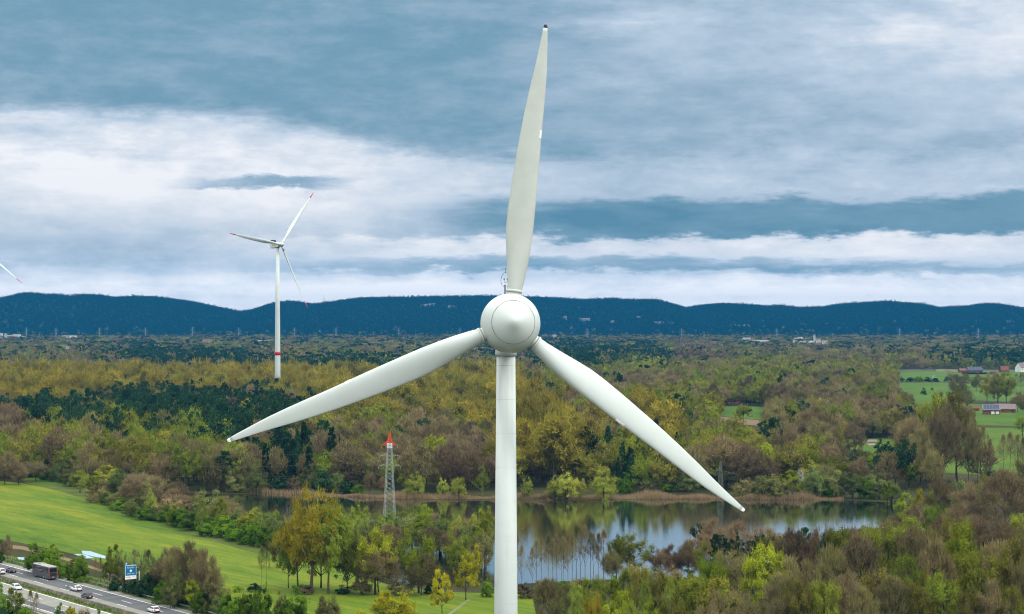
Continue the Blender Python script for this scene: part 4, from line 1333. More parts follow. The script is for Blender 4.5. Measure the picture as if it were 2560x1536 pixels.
def car(u, t, away, paint_mat, shape, label, L=4.4, W=1.80, HH=1.48):
    root = empty('car', road(u, t, .03), ROADROT if away else ROADROT + math.pi)
    tag(root, label, 'car', 'cars on the motorway')
    hl, hw = L / 2, W / 2
    sh = .62 * HH                                # waistline
    def ring(y, w, zb_, zs, zt_):
        return [(-w * .90, y, zb_), (w * .90, y, zb_), (w, y, zb_ + .12), (w * 1.0, y, zs * .80), (w * .95, y, zt_), (-w * .95, y, zt_), (-w * 1.0, y, zs * .80), (-w, y, zb_ + .12)]
    hood = sh * (.86 if shape != 'suv' else .96)
    back = sh * (1.0 if shape != 'sport' else .97)
    secs = [(-hl, hw * .80, .34, sh, back * .80), (-hl + .10, hw * .94, .26, sh, back * .97), (-hl * .70, hw, .22, sh, back), (-.2, hw, .2, sh, sh), (hl * .36, hw, .2, sh, sh * .99),
            (hl * .46, hw, .22, sh, hood * 1.02), (hl * .80, hw * .97, .24, sh * .98, hood * .93), (hl - .12, hw * .86, .28, sh * .9, hood * .78), (hl, hw * .72, .36, sh * .85, hood * .62)]
    b = MB().loft([ring(*s) for s in secs])
    body = b.build('body', paint_mat, root, True)
    # cabin: y of rear foot, rear roof, front roof, front foot
    r0, r1, r2, r3 = {'hatch': (-hl * .90, -hl * .66, hl * .04, hl * .42), 'suv': (-hl * .93, -hl * .80, hl * .06, hl * .40), 'saloon': (-hl * .70, -hl * .36, hl * .04, hl * .42), 'sport': (-hl * .86, -hl * .34, hl * .0, hl * .42)}[shape]
    wf, wr = hw * .90, hw * .70
    zt_ = HH
    cab = MB()
    cab.loft([[(-wf, r0, sh * .96), (wf, r0, sh * .96), (wf, r3, sh * .96), (-wf, r3, sh * .96)], [(-wr * 1.04, r1 + .02, zt_ - .06), (wr * 1.04, r1 + .02, zt_ - .06), (wr * 1.04, r2 - .02, zt_ - .06), (-wr * 1.04, r2 - .02, zt_ - .06)],
              [(-wr * .9, r1 + .12, zt_), (wr * .9, r1 + .12, zt_), (wr * .9, r2 - .14, zt_), (-wr * .9, r2 - .14, zt_)]])
    cab.build('roof', paint_mat, root)

    def pane(name, corners, m=m_glass, push=.012, shrink=.88):
        cs = [Vector(q) for q in corners]
        cen = sum(cs, Vector()) / 4
        nrm = (cs[1] - cs[0]).cross(cs[3] - cs[0]).normalized()
        if nrm.dot(cen - Vector((0, 0, sh))) < 0:
            nrm = -nrm
        o = [cen + (q - cen) * shrink + nrm * push for q in cs]
        i = [q - nrm * .03 for q in o]
        MB().loft([i, o]).build(name, m, root)
    za, zb2 = sh * .97, zt_ - .07
    pane('windscreen', [(-wf, r3, za), (wf, r3, za), (wr * 1.04, r2, zb2), (-wr * 1.04, r2, zb2)])
    pane('rear_window', [(-wf, r0, za), (wf, r0, za), (wr * 1.04, r1, zb2), (-wr * 1.04, r1, zb2)])
    for s in (-1, 1):
        mid = (r1 + r2) / 2
        pane('side_window', [(s * wf, r0 + (r1 - r0) * .25, za), (s * wf, mid - .04, za), (s * wr * 1.04, mid - .04, zb2), (s * wr * 1.04, r1, zb2)], shrink=.86)
        pane('side_window', [(s * wf, mid + .04, za), (s * wf, r3 - (r3 - r2) * .25, za), (s * wr * 1.04, r2, zb2), (s * wr * 1.04, mid + .04, zb2)], shrink=.86)
        MB().box((s * hw * .72, -hl + .05, sh * .86), (.34, .16, .22)).build('tail_lamp', m_tail, root)
        MB().box((s * hw * .60, hl - .10, hood * .70), (.40, .20, .15)).build('headlight', m_head, root)
        MB().box((s * (hw + .07), r3 - .18, sh * .98), (.16, .12, .13)).build('wing_mirror', paint_mat, root)
    MB().box((0, -hl - .005, .40), (W * .80, .10, .22)).build('rear_bumper', m_trim, root)
    MB().box((0, hl + .0, .36), (W * .62, .08, .16)).build('grille', m_trim, root)
    MB().box((0, -hl - .03, sh * .62), (.52, .06, .12)).build('number_plate', m_plate, root)
    for y in (-hl * .60, hl * .62):
        wheel_pair(root, hw - .10, y, .325, .22)
    return root


c_white = paint('white_car_paint', (.80, .80, .82), .25, .5, .03)
c_pearl = paint('pearl_car_paint', (.74, .66, .70), .25, .5, .03)
c_dark = paint('anthracite_car_paint', (.030, .032, .042), .2, .6, .05)
c_blue = paint('navy_car_paint', (.018, .035, .065), .2, .6, .05)
car(-8.8, 23, True, c_pearl, 'suv', 'white off-roader with red tail lamps at the very left of the motorway', 4.5, 1.86, 1.64)
car(-5.0, 21.5, True, c_blue, 'saloon', 'dark blue saloon in the middle lane behind the bus', 4.5, 1.80, 1.44)
car(-5.4, 68.5, True, c_white, 'sport', 'white sporty car in the middle lane, ahead of the dark hatchback in the fast lane', 4.5, 1.88, 1.36)
car(-9.0, 83.5, True, c_dark, 'hatch', 'dark anthracite hatchback in the lane beside the central barrier', 4.2, 1.80, 1.48)
car(-5.6, 116, True, c_white, 'hatch', 'white hatchback nearest to the bottom edge of the photo', 4.3, 1.80, 1.46)
car(-17.4, 57, False, c_white, 'hatch', 'white car coming the other way beyond the barrier', 4.3, 1.80, 1.46)

# the coach
bus = empty('bus', road(-1.85, 38.4, .03), ROADROT)
tag(bus, 'grey touring coach with red rear corners in the slow lane', 'bus')
BLn, BW, BH = 12.0, 2.55, 3.72
m_coach = paint('coach_grey', (.062, .062, .064), .3, .5, .06)
m_coachroof = paint('coach_roof_pale', (.42, .40, .39), .4, .4, .08)
m_coachred = paint('coach_red', (.36, .08, .07), .35, .5, .06)
bd = MB()
pr = [(-1, .32), (1, .32), (1.0, 1.2), (.99, 2.6), (.95, 3.5), (-.95, 3.5), (-.99, 2.6), (-1.0, 1.2)]
bd.loft([[(x * BW / 2 * w, y, z if z < 3 else z - dz_) for x, z in pr] for y, w, dz_ in ((-BLn / 2, .95, .14), (-BLn / 2 + .16, 1, .02), (0, 1, 0), (BLn / 2 - .5, 1, .02), (BLn / 2, .92, .25))])
bd.build('body', m_coach, bus)
rf = MB()
rf.loft([[(-1.14, y, 3.505), (1.14, y, 3.505), (.98, y * .99, BH), (-.98, y * .99, BH)] for y in (-BLn / 2 + .25, BLn / 2 - .5)])
rfo = rf.build('roof', m_coachroof, bus)
MB().box((0, 1.6, BH + .10), (1.5, 2.4, .22)).build('air_conditioner', m_coachroof, rfo)
MB().box((0, -3.4, BH + .04), (.8, .8, .1)).build('roof_hatch', m_coachroof, rfo)
for s in (-1, 1):
    w = MB()
    w.loft([[(s * (BW / 2 + .004), y0, 1.78), (s * (BW / 2 + .004), y1, 1.78), (s * (BW / 2 * .965 + .010), y1, 3.28), (s * (BW / 2 * .965 + .010), y0, 3.28)] for y0, y1 in ((-5.4, 5.3),)] +
           [[(s * (BW / 2 + .03), y0, 1.78), (s * (BW / 2 + .03), y1, 1.78), (s * (BW / 2 * .965 + .036), y1, 3.28), (s * (BW / 2 * .965 + .036), y0, 3.28)] for y0, y1 in ((-5.4, 5.3),)])
    w.build('side_window', m_glass, bus)
    MB().box((s * (BW / 2 - .10), -BLn / 2 - .01, 1.85), (.15, .10, 2.9)).build('red_corner', m_coachred, bus)
    MB().box((s * (BW / 2 - .10), -BLn / 2 - .07, 1.15), (.16, .06, .5)).build('tail_lamp', m_tail, bus)
    MB().box((s * .9, BLn / 2 + .0, .85), (.4, .08, .25)).build('headlight', m_head, bus)
    MB().box((s * 1.45, BLn / 2 - .1, 2.6), (.16, .2, .5)).build('wing_mirror', m_trim, bus)
MB().box((0, -BLn / 2 - .03, 2.72), (2.0, .08, .95)).build('rear_window', m_glass, bus)
MB().box((0, BLn / 2 - .02, 2.3), (2.2, .10, 1.7)).build('windscreen', m_glass, bus)
eh = MB()
for k in range(5):
    eh.box((0, -BLn / 2 - .035, 1.15 + k * .16), (1.5, .07, .07))
eh.build('engine_grille', m_trim, bus)
MB().box((0, -BLn / 2 - .05, .55), (2.3, .12, .26)).build('rear_bumper', m_coach, bus)
MB().box((0, -BLn / 2 - .09, .80), (.6, .06, .14)).build('number_plate', m_plate, bus)
for y in (-3.6, -2.3, 3.7):
    wheel_pair(bus, BW / 2 - .14, y, .50, .30)

# ------------------------------------------------------------------ signs
m_blue = paint('sign_blue', (.006, .15, .36), .45, .4, .04)
m_cyan = paint('sign_edge', (.45, .72, .80), .5)
m_swhite = paint('sign_white', (.84, .84, .82), .5)
sg = empty('motorway_sign', G(349, 1489), math.atan2(RNv.y, RNv.x))     # local +x points away from the road
tag(sg, 'blue and white exit announcement sign on a cantilever post beside the motorway', 'road sign')
ks = dist(1489) / F
zof = lambda py: (1489 - py) * ks
MB().tube([(0, 0, 0), (0, 0, zof(1428))], [.17, .13], 12).build('post', m_steel, sg, True)
MB().box((-1.45, 0, zof(1432)), (2.9, .16, .16)).box((-1.45, 0, zof(1418)), (2.9, .12, .12)).build('bracket', m_steel, sg)
yf = -.14                                                                # faces the drivers, i.e. the viewer's side
xc, pw = -2.5, 3.15
pn = MB().box((xc, yf, (zof(1411) + zof(1446)) / 2), (pw, .08, zof(1411) - zof(1446)))
po = pn.build('sign_panel', m_swhite, sg)
MB().box((xc, yf - .05, (zof(1412.5) + zof(1436.5)) / 2), (pw - .26, .04, zof(1412.5) - zof(1436.5))).build('blue_field', m_blue, po)
eb = MB()
zt1, zb1 = zof(1411), zof(1437)
for x_ in (-1, 1):
    eb.box((xc + x_ * (pw / 2 - .06), yf - .05, (zt1 + zb1) / 2), (.10, .03, zt1 - zb1))
eb.box((xc, yf - .05, zt1 - .06), (pw, .03, .10)).build('pale_edge', m_cyan, po)
tb = MB().box((xc - pw / 2 + .38, yf, zof(1411) + .36), (.76, .08, .70))
to = tb.build('exit_tab', m_blue, po)
MB().box((xc - pw / 2 + .24, yf - .05, zof(1411) + .34), (.16, .03, .5)).box((xc - pw / 2 + .42, yf - .05, zof(1411) + .52), (.28, .03, .14)).build('exit_arrow', m_swhite, to)
lt = MB()
lr = random.Random(8)
x_ = xc - 1.05
for k in range(9):                                                       # the place name: a line of small white letters
    wl = lr.uniform(.13, .19)
    tall = k in (0, 3, 5)
    lt.box((x_ + wl / 2, yf - .085, zof(1417.2) + (.06 if tall else 0)), (wl * .35, .02, .46 if tall else .32))
    lt.box((x_ + wl * .6, yf - .085, zof(1417.2) + (-.10 if k % 2 else .06)), (wl * .6, .02, .10))
    x_ += wl + .075
lt.build('lettering', m_swhite, po)
lt2 = MB()
x_ = xc - 1.0
for k in range(10):
    if k != 6:
        lt2.box((x_, yf - .085, zof(1432.0)), (.10, .02, .26 if k % 3 else .34))
        lt2.box((x_ + .05, yf - .085, zof(1432.0) - .08), (.12, .02, .07))
    x_ += .21
lt2.build('lettering', m_cyan, po)
MB().lathe([(.36, 0), (.36, .03)], 6, 0, Matrix.Translation((xc, yf - .075, zof(1425.0))) @ Matrix.Rotation(R(90), 4, 'X') @ Matrix.Rotation(R(30), 4, 'Z')).build('symbol', m_swhite, po)
rl = MB()
for k in range(8):
    rl.box((xc - 1.2 + k * .17, yf - .05, zof(1441)), (.10, .03, .16))
rl.box((xc + .75, yf - .05, zof(1440)), (.55, .03, .10))
rl.build('red_lettering', paint('pale_red', (.62, .32, .32), .5), po)

ms = empty('verge_sign', road(-11.4, 77), ROADROT)
tag(ms, 'small triangular sign on a post at the central barrier, seen from behind', 'road sign')
MB().tube([(0, 0, 0), (0, 0, 2.9)], .04, 8).build('post', m_steel, ms)
MB().loft([[(-.62, y, 2.0), (.62, y, 2.0), (.12, y, 3.05), (-.12, y, 3.05)] for y in (-.02, .03)]).build('panel', paint('grey_sign_back', (.16, .155, .15), .6), ms)
mk = empty('marker_post', G(298, 1477))
tag(mk, 'small blue and white marker on the guard rail, left of the big sign', 'marker post')
MB().box((0, 0, .5), (.12, .12, 1.0)).build('post', m_swhite, mk)
MB().box((.35, 0, 1.1), (.75, .06, .45)).build('panel', m_cyan, mk)

# pale sheeting over the soil strips behind the roadside trees
m_film = paint('pale_film', (.30, .43, .50), .3, .5, .15, .2)
for i, (pts, lab) in enumerate([([(205, 1378), (226, 1379), (272, 1394), (266, 1398), (232, 1392), (207, 1385)], 'pale blue sheet of film on the ground beyond the roadside trees, longest one'),
                                ([(185, 1386), (212, 1387), (236, 1396), (214, 1397)], 'small pale film sheet in front of the longest one'),
                                ([(345, 1407), (372, 1412), (372, 1420), (352, 1418)], 'pale film sheet behind the bare trees at the blue sign'),
                                ([(44, 1394), (62, 1395), (64, 1401), (48, 1400)], 'little pale film patch near the coach')]):
    vs = [G(x, y) for x, y in pts]
    n = len(vs)
    mb = MB().loft([[(p.x, p.y, .02) for p in vs], [(p.x, p.y, .16) for p in vs]])
    tag(mb.build('film_sheet', m_film), lab, 'sheeting', 'film sheets on the field edge')
poly_sheet('field_path', [(-60, 1352), (60, 1366), (180, 1398), (300, 1440), (302, 1446), (176, 1404), (56, 1374), (-60, 1362)], .020, m_soil)
poly_sheet('field_path', [(1170, 1498), (1176, 1499), (1116, 1545), (1104, 1545)], .008, paint('gravel_path', (.13, .15, .06)))

# ------------------------------------------------------------------ reeds along the far shore
rr_ = np.random.default_rng(21)
px = np.concatenate([rr_.uniform(860, 1960, 21000), rr_.uniform(1960, 2110, 2600), rr_.uniform(600, 860, 1300)])
py = 1249.0 + np.where(px > 1900, 1.5, 0) - np.where(px < 1000, (1000 - px) * .045, 0) - rr_.uniform(0, 1, len(px)) ** 1.2 * (6 + 3.5 * np.sin(px * .013) + 2 * np.sin(px * .04))
Y = H * F / (py - 800)
c = np.stack([(px - 1280) / F * Y, Y, np.zeros(len(px))], 1)
d = rr_.normal(size=c.shape) * .10 + np.array([0, 0, 1])
hh = np.clip(1.2 + .6 * np.sin(px * .02) + .5 * np.sin(px * .051), .6, 2.1)[:, None]
v, f = twig_tris(c, d, hh, .16, rr_)
me = bpy.data.meshes.new('reeds')
me.from_pydata(v.tolist(), [], f.tolist())
me.materials.append(leaf_mat('reed_straw', [(.50, .36, .20)], .3, .45))
o = bpy.data.objects.new('reeds', me)
COL.objects.link(o)
tag(o, kind='stuff')

# ------------------------------------------------------------------ buildings
def house(px, py, w, d, h, rh, rot, wall, roof, name, label, cat, windows=3, solar=False, chimney=True, door=True, D=None, tiny=False):
    base = G(px, py) if D is None else Vector(((px - 1280) / F * D, D, 0))
    o = empty(name, base, rot)
    tag(o, label, cat)
    wl = MB()
    wl.loft([[(-w / 2, -d / 2, z), (w / 2, -d / 2, z), (w / 2, d / 2, z), (-w / 2, d / 2, z)] for z in (0, h)])
    for s in (-1, 1):
        wl.loft([[(s * w / 2, -d / 2, h), (s * w / 2, d / 2, h), (s * w / 2, 0, h + rh)], [(s * (w / 2 - .3), -d / 2, h), (s * (w / 2 - .3), d / 2, h), (s * (w / 2 - .3), 0, h + rh)]])
    wo = wl.build('wall', wall, o)
    rfm = MB()
    ov = .45
    for s in (-1, 1):
        e0, e1 = (d / 2 + ov) * s, h - ov * rh / (d / 2)
        rfm.loft([[(-w / 2 - ov, e0, e1 + .03), (w / 2 + ov, e0, e1 + .03), (w / 2 + ov, 0, h + rh + .03), (-w / 2 - ov, 0, h + rh + .03)], [(-w / 2 - ov, e0, e1 + .25), (w / 2 + ov, e0, e1 + .25), (w / 2 + ov, 0, h + rh + .25), (-w / 2 - ov, 0, h + rh + .25)]])
    ro = rfm.build('roof', roof, o)
    if chimney:
        MB().box((w * .22, d * .1, h + rh + .2), (.7, .7, 1.6)).build('chimney', wall, ro)
    if solar:
        sp = MB()
        ang = math.atan2(rh, d / 2)
        for i in range(5):
            for j in range(3):
                x0 = -w * .45 + i * w * .18
                y0, y1 = -d / 2 * (.95 - j * .30), -d / 2 * (.95 - j * .30 - .27)
                zz = lambda y_: h + rh * (1 + y_ / (d / 2)) + .30
                sp.loft([[(x0, y0, zz(y0)), (x0 + w * .165, y0, zz(y0)), (x0 + w * .165, y1, zz(y1)), (x0, y1, zz(y1))], [(x0, y0, zz(y0) + .06), (x0 + w * .165, y0, zz(y0) + .06), (x0 + w * .165, y1, zz(y1) + .06), (x0, y1, zz(y1) + .06)]])
        sp.build('solar_panel', paint('solar_cells', (.02, .04, .10), .2, .6), ro)
    if not tiny:
        for i in range(windows):
            x = -w / 2 + w * (i + .5) / windows
            wn_ = MB().box((x, -d / 2 - .02, h * .55), (1.2, .10, 1.3)).build('window', m_glass, o)
            MB().box((x, -d / 2 - .06, h * .55 - .72), (1.5, .16, .10)).box((x, -d / 2 - .06, h * .55 + .72), (1.5, .14, .10)).build('window_frame', m_swhite, wn_)
        if door:
            MB().box((w * .30 + .9, -d / 2 - .03, 1.05), (1.0, .10, 2.1)).build('door', m_trim, o)
        MB().box((-w / 2 - .03, 0, h * .9), (.10, 1.1, 1.3)).box((-w / 2 - .03, 0, h * .35), (.10, 1.1, 1.3)).build('gable_window', m_glass, o)
    KEEP_CLEAR.append((base.x, base.y, max(w, d) * .75 + 4))
    return o


b_red = paint('red_brick', (.20, .070, .050), .9, .2, .2, .5)
b_white = paint('white_render', (.78, .78, .76), .9, .2, .05)
b_cream = paint('cream_render', (.60, .56, .44), .9, .2, .06)
t_brown = paint('brown_tiles', (.16, .085, .065), .8, .2, .2)
t_grey = paint('grey_tiles', (.19, .15, .145), .8, .2, .15)
t_red = paint('orange_tiles', (.17, .062, .045), .8, .2, .2)
t_blue = paint('slate_tiles', (.05, .075, .11), .6, .3, .15)
t_dark = paint('dark_tiles', (.055, .05, .05), .8, .2, .15)
t_flat = paint('pale_roofing', (.68, .68, .68), .8, .2, .06)

fh = house(2478, 1036, 13, 9.5, 3.6, 3.8, R(-12), b_red, t_grey, 'farmhouse', 'red brick farmhouse with solar panels on its roof, on the pasture at the right edge', 'house', 4, True)
mg = MB()
for x in (1.0, 4.4):
    mg.box((x, -4.83, 1.3), (2.5, .12, 2.0))
mg.build('garage_door', b_white, fh)
house(2512, 1031, 16, 11, 2.8, 3.6, R(-12), b_red, t_grey, 'barn', 'wide grey-roofed barn joined to the red brick farmhouse', 'barn', 2, chimney=False)
house(2440, 1028, 5, 4, 2.2, 1.2, R(-12), b_red, t_red, 'shed', 'little red shed left of the brick farmhouse', 'shed', 1, chimney=False, tiny=True)
house(2436, 932, 20, 10, 3.4, 4.4, R(4), b_red, t_blue, 'farmhouse', 'long farmhouse with slate-blue roof behind the dark hedge', 'house', 5)
house(2412, 932, 16, 9, 3, 2.5, R(4), b_red, t_brown, 'barn', 'low brown-roofed outbuilding beside the slate-blue roof', 'barn', 2, chimney=False)
house(2510, 931, 11, 8, 3, 5.0, R(10), b_red, t_red, 'house', 'house with bright red roof between trees near the right edge', 'house', 3)
house(2556, 930, 18, 11, 6, 6.5, R(35), b_white, t_grey, 'house', 'white gabled house at the right edge beyond the pastures', 'house', 3)
house(1568, 916, 17, 12, 5, 6.5, R(-40), b_white, t_brown, 'house', 'white house with brown tiled roof beside dark trees', 'house', 3)
house(1697, 902, 19, 11, 5, 7.5, R(32), b_white, t_grey, 'house', 'white gabled house with grey roof among the bare woods', 'house', 3)
house(1836, 1010, 13, 9, 4, 4.6, R(8), b_red, t_red, 'barn', 'barn with orange-red tiled roof by the small green field', 'barn', 3, chimney=False)
house(1737, 994, 9, 6, 3, 2.2, R(50), b_cream, t_flat, 'shed', 'shed with whitish roof, left of the pair beside the reddish wood', 'shed', 1, chimney=False, tiny=True)
house(1758, 988, 11, 5, 3, 1.4, R(5), b_cream, t_flat, 'shed', 'flat whitish shed, right of the pair beside the reddish wood', 'shed', 1, chimney=False, tiny=True)
house(2178, 1113, 5, 3.4, 2.0, .9, R(12), b_cream, t_grey, 'shed', 'pale garden shed in the small glade right of the lower blade', 'shed', 2, chimney=False, tiny=True)
house(2044, 936, 8, 7, 4, 3, R(30), b_white, t_grey, 'house', 'tiny white gable half hidden in the bare wood', 'house', 2, tiny=True)
hd = MB()
cr = random.Random(3)
n = 40
p0, p1 = G(2405, 936), G(2490, 936)
hd.loft([[tuple(p0.lerp(p1, i / n) + Vector((0, yy * (1 + cr.uniform(-.2, .2)), zz * (1 + cr.uniform(-.25, .25))))) for yy, zz in ((-1, 0), (-.9, 2.2), (.9, 2.2), (1, 0))] for i in range(n + 1)])
tag(hd.build('hedge', leaf_mat('hedge_leaves', [(.012, .022, .020)], .1)), 'dark clipped hedge in front of the slate-roofed farmhouse', 'hedge')
wl_ = MB()
p0, p1 = G(2341, 929), G(2404, 930)
wl_.loft([[tuple(p0.lerp(p1, t) + Vector((0, yy, zz))) for yy, zz in ((-.2, 0), (-.2, 3.2), (.2, 3.2), (.2, 0))] for t in (0, 1)])
tag(wl_.build('wall', paint('straw_wall', (.42, .38, .24), .9, .2, .15, .3), None), 'long straw-coloured wall at the top edge of the pastures', 'wall', kind='thing')
# far white buildings of the towns below the hills
FARB = [(14, 838, 9, 12, 20, 0, 'pale tower block at the left edge below the hills'), (24, 838, 26, 14, 13, 0, 'pale block of flats beside the one at the left edge'), (42, 837, 34, 14, 16, 0, 'largest whitish apartment block below the hills at left'), (60, 836, 16, 12, 9, 0, 'low whitish block right of the large apartment block'),
        (3, 822, 14, 16, 22, 0, 'white tower block cut by the left edge'), (174, 832, 60, 20, 10, 0, 'long white hall alone below the hills at left'), (519, 857, 30, 14, 6, 4, 'house with reddish roof in the left woods'), (660, 857, 40, 20, 8, 0, 'flat white hall left of the distant turbine tower'),
        (170, 880, 10, 8, 9, 3, 'single white house front among the left woods'), (392, 866, 12, 9, 7, 3, 'small white house above the dark pines'),
        (1462, 803, 55, 18, 14, 0, 'broad white building on the slope right of the hub'), (1413, 801, 18, 14, 8, 9, 'white chapel-like house on the slope next to the hub'), (1648, 811, 50, 20, 10, 0, 'white hall on the slope above the lower blade root'), (1677, 812, 26, 16, 8, 0, 'small white hall right of the one on the slope'),
        (1530, 809, 20, 14, 8, 4, 'first of the tiny pale houses on the slope'), (1597, 799, 24, 14, 8, 4, 'pale house highest on the slope'), (1780, 814, 46, 18, 9, 3, 'white farm at the hill foot'), (1850, 817, 100, 20, 7, 0, 'very long white hall at the hill foot'),
        (1862, 852, 44, 24, 10, 0, 'white factory hall of the town, leftmost'), (1898, 858, 60, 24, 9, 0, 'long white factory roof in the town'), (1990, 858, 18, 14, 13, 4, 'white town house left of the church tower'), (2000, 856, 14, 14, 18, 0, 'pale town block left of the wide one'), (2028, 860, 50, 20, 9, 0, 'wide white town building'), (2036, 858, 8, 8, 24, 5, 'white church tower of the small town'),
        (2046, 862, 14, 12, 14, 4, 'bright white house right of the church tower'), (2062, 862, 18, 12, 10, 3, 'last white house of the town row'), (1386, 844, 14, 10, 12, 4, 'small white house right of the hub'), (2437, 806, 24, 14, 8, 0, 'tiny white hall on the right-hand hill slope'), (2525, 808, 40, 16, 8, 0, 'long pale hall on the right-hand hill slope'),
        (1065, 766, 60, 16, 10, 0, 'pale quarry building high on the central hill'), (1080, 765, 30, 14, 9, 0, 'second pale quarry building on the central hill'), (1128, 769, 36, 14, 8, 0, 'third pale building lower on the central hill')]
b_slope = paint('grey_render', (.36, .37, .38), .9, .2, .12, .1)
b_far = paint('weathered_render', (.66, .66, .65), .9, .2, .12, .1)
for x, y, w, d, h, rh, lab in FARB:
    if y < 822:
        D = 6250.0 if y > 790 else 7700.0
        X_ = (x - 1280) / F * D
        if y <= 812 or y > 815:
            # stand on the rising ground where the sight line meets it
            for D in np.arange(6500, 8900, 20.0):
                if H + (800 - y) / F * D <= hill_z((x - 1280) / F * D, D):
                    break
    else:
        D = (H - 14) * F / (y - 800 + .01)
        D = min(D, 6300.0)
    wall_m = b_far if y >= 822 else b_slope
    b = empty('house' if rh else 'apartment_block', ((x - 1280) / F * D, D, max(0, hill_z((x - 1280) / F * D, D)) - 1.0 if D > FOOT - 300 else 0.0), R((x * 37) % 40 - 20))
    tag(b, lab, 'house' if rh else 'building', 'pale buildings below the hills')
    w, d, h = w * .75, d * .75, h * .65
    hh = h + (15 if y >= 822 else 3)            # the lower storeys stand among trees
    MB().box((0, 0, hh / 2), (w, d, hh)).build('wall', wall_m, b)
    if rh:
        MB().loft([[(-w / 2 - .4, -d / 2 - .4, hh + .02), (w / 2 + .4, -d / 2 - .4, hh + .02), (w / 2 + .4, d / 2 + .4, hh + .02), (-w / 2 - .4, d / 2 + .4, hh + .02)], [(-w / 2, -.2, hh + rh), (w / 2, -.2, hh + rh), (w / 2, .2, hh + rh), (-w / 2, .2, hh + rh)]]).build('roof', t_brown if 'reddish' in lab else t_grey, b)
    else:
        MB().box((0, 0, hh + .25), (w * .96, d * .96, .46)).build('roof', t_flat, b)
    wm = MB()
    for i in range(max(2, int(w / 6))):
        for j in range(max(1, int(h / 4))):
            wm.box((-w / 2 + w * (i + .5) / max(2, int(w / 6)), -d / 2 - .03, hh - 2.4 - j * 3.4), (1.6, .1, 1.5))
    wm.build('window', m_glass, b)
    KEEP_CLEAR.append((b.location.x, b.location.y, max(w, d) * .6 + 6))
# transmitter mast on the ridge
D = 8900.0
mtx = (810 - 1280) / F * D
mm = empty('radio_mast', (mtx, D, hill_z(mtx, D) - 1))
tag(mm, 'thin radio mast on the ridge right of the distant turbine', 'mast')
lattice(MB(), 0, 38, 3, .8, 6, .35).build('lattice_mast', m_lattice, mm)
MB().tube([(0, 0, 38), (0, 0, 52)], .5, 5).build('antenna', m_lattice, mm)
for f_ in ((694, 1650),):
    KEEP_CLEAR.append(((f_[0] - 1280) / F * f_[1], f_[1], 9))

# ------------------------------------------------------------------ the woods
plant(797, 2500, 9.3, WOOD_TREES)
plant(2500, 3600, 13.0, WOOD_TREES)
plant(3600, 7000, 23.0, FAR_TREES)
WOOD_TREES.sort(key=lambda q: q[2])
named = {}
for o in SC.objects:
    if o.parent is None and o.get('category') in ('tree', 'bush'):
        b = o.name.split('.')[0]
        named[b] = named.get(b, 0) + 1
REGION = [(560, 'in the wood beyond the meadow, left of the distant turbine'), (1240, 'in the wood across the lake, left of the white tower'), (1850, 'in the wood across the lake, right of the white tower'), (9999, 'in the woods around the pastures at right')]
rest = []
LIMIT = 300
for k, X_, Y_, h, w, rot in WOOD_TREES:
    px_ = 1280 + X_ / Y_ * F
    nm = NAME[k]
    top = 800 + (H - h) * F / Y_
    if named.get(nm, 0) >= LIMIT or not (-40 < px_ < 2600) or Y_ > 1900:
        rest.append((k, X_, Y_, h, w, rot))
        continue
    named[nm] = named.get(nm, 0) + 1
    jm = proto(k, trng.randrange(NVAR), 1)[2]
    o = bpy.data.objects.new(nm, jm)
    COL.objects.link(o)
    o.location = (X_, Y_, 0)
    o.rotation_euler = (0, 0, rot)
    o.scale = (w, w, h)
    reg = next(r for lim, r in REGION if px_ < lim)
    lab = f'{LOOK[k]} {reg}'
    tag(o, lab, 'tree', lab)

# everything farther off: one mass of woodland, planted by geometry nodes
hill_pts = []
sp = 19.0
y = FOOT - 100.0
while y < RY + 500:
    half = .29 * y
    for x in np.arange(-half, half, sp):
        X_, Y_ = x + srng.uniform(-.5, .5) * sp, y + srng.uniform(-.5, .5) * sp
        z = hill_z(X_, Y_)
        if any((X_ - a) ** 2 + (Y_ - b) ** 2 < r * r for a, b, r in KEEP_CLEAR):
            continue
        c = 'hillspruce' if srng.uniform() < .25 else 'hillpine'
        if srng.uniform() < .32 * math.exp(-max(0, z - 2) / 10.0):
            c = 'obppo'[srng.integers(5)]
            c = CODE[c][0]
        hill_pts.append((c, X_, Y_, srng.uniform(13, 20) * (1.25 if c == 'hillspruce' else 1), srng.uniform(14, 20), srng.uniform(0, 6.28), z))
    y += sp if y < RY - 200 else 14.0
protos = bpy.data.collections.new('woodland_kinds')
pid = {}
idx = 0
for k in ('bare', 'purple', 'oak', 'poplar', 'lime', 'pine', 'spruce', 'willow', 'hillpine', 'hillspruce'):
    for lod in (1, 2):
        for v_ in range(3):
            o = bpy.data.objects.new(f'kind_{idx:03d}', proto(k, v_, lod)[2])
            protos.objects.link(o)
            pid[(k, lod, v_)] = idx
            idx += 1
pts, pi, ps, prt = [], [], [], []
for k, X_, Y_, h, w, rot in rest + FAR_TREES:
    pts.append((X_, Y_, 0.0))
    pi.append(pid[(k, 1 if Y_ < 2000 else 2, int(srng.integers(3)))])
    ps.append((w, w, h))
    prt.append(rot)
for k, X_, Y_, h, w, rot, z in hill_pts:
    pts.append((X_, Y_, z - 1))
    pi.append(pid[(k, 2, int(srng.integers(3)))])
    ps.append((w, w, h))
    prt.append(rot)
me = bpy.data.meshes.new('far_woodland')
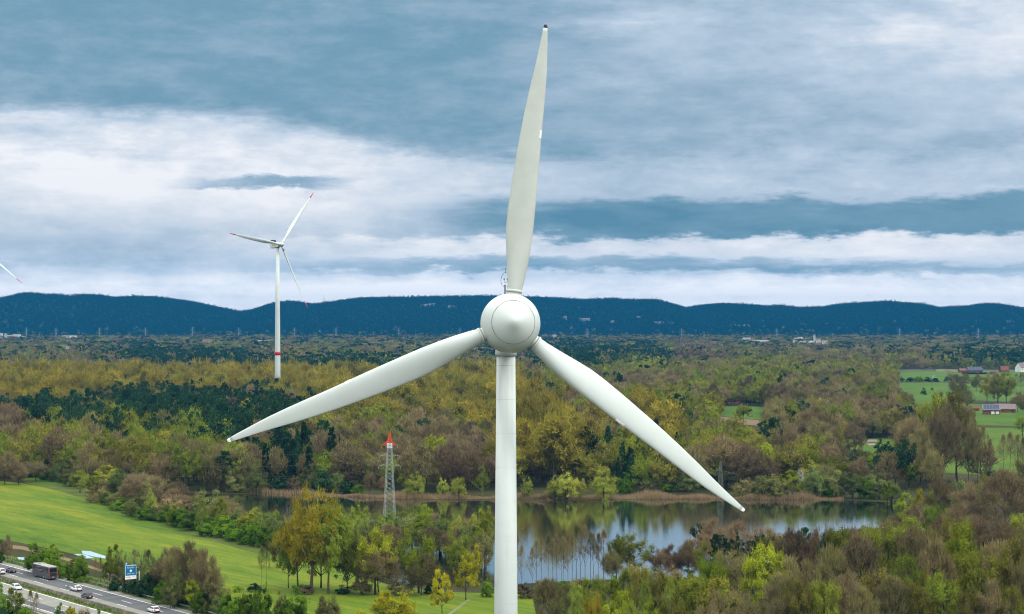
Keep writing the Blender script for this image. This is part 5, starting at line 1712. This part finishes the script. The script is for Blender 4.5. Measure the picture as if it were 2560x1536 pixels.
me.from_pydata(pts, [], [])
a = me.attributes.new('kind_index', 'INT', 'POINT')
a.data.foreach_set('value', pi)
a = me.attributes.new('tree_scale', 'FLOAT_VECTOR', 'POINT')
a.data.foreach_set('vector', np.array(ps, float).ravel())
a = me.attributes.new('turn', 'FLOAT', 'POINT')
a.data.foreach_set('value', prt)
fw = bpy.data.objects.new('far_woodland', me)
COL.objects.link(fw)
tag(fw, kind='stuff')
ng = bpy.data.node_groups.new('woodland', 'GeometryNodeTree')
ng.interface.new_socket('Geometry', in_out='INPUT', socket_type='NodeSocketGeometry')
ng.interface.new_socket('Geometry', in_out='OUTPUT', socket_type='NodeSocketGeometry')
gi = ng.nodes.new('NodeGroupInput')
go = ng.nodes.new('NodeGroupOutput')
ip = ng.nodes.new('GeometryNodeInstanceOnPoints')
ci = ng.nodes.new('GeometryNodeCollectionInfo')
ci.inputs['Collection'].default_value = protos
ci.inputs['Separate Children'].default_value = True
ci.inputs['Reset Children'].default_value = True
ip.inputs['Pick Instance'].default_value = True


def attr(name, typ):
    n = ng.nodes.new('GeometryNodeInputNamedAttribute')
    n.data_type = typ
    n.inputs['Name'].default_value = name
    return next(s for s in n.outputs if s.enabled and s.name == 'Attribute')


cz = ng.nodes.new('ShaderNodeCombineXYZ')
ng.links.new(attr('turn', 'FLOAT'), cz.inputs['Z'])
er_ = ng.nodes.new('FunctionNodeEulerToRotation')
ng.links.new(cz.outputs[0], er_.inputs[0])
ng.links.new(gi.outputs[0], ip.inputs['Points'])
ng.links.new(ci.outputs[0], ip.inputs['Instance'])
ng.links.new(attr('kind_index', 'INT'), ip.inputs['Instance Index'])
ng.links.new(er_.outputs[0], ip.inputs['Rotation'])
ng.links.new(attr('tree_scale', 'FLOAT_VECTOR'), ip.inputs['Scale'])
ng.links.new(ip.outputs[0], go.inputs[0])
md = fw.modifiers.new('woodland', 'NODES')
md.node_group = ng
print('TREES', named, 'rest', len(rest), 'far', len(FAR_TREES), 'hill', len(hill_pts))
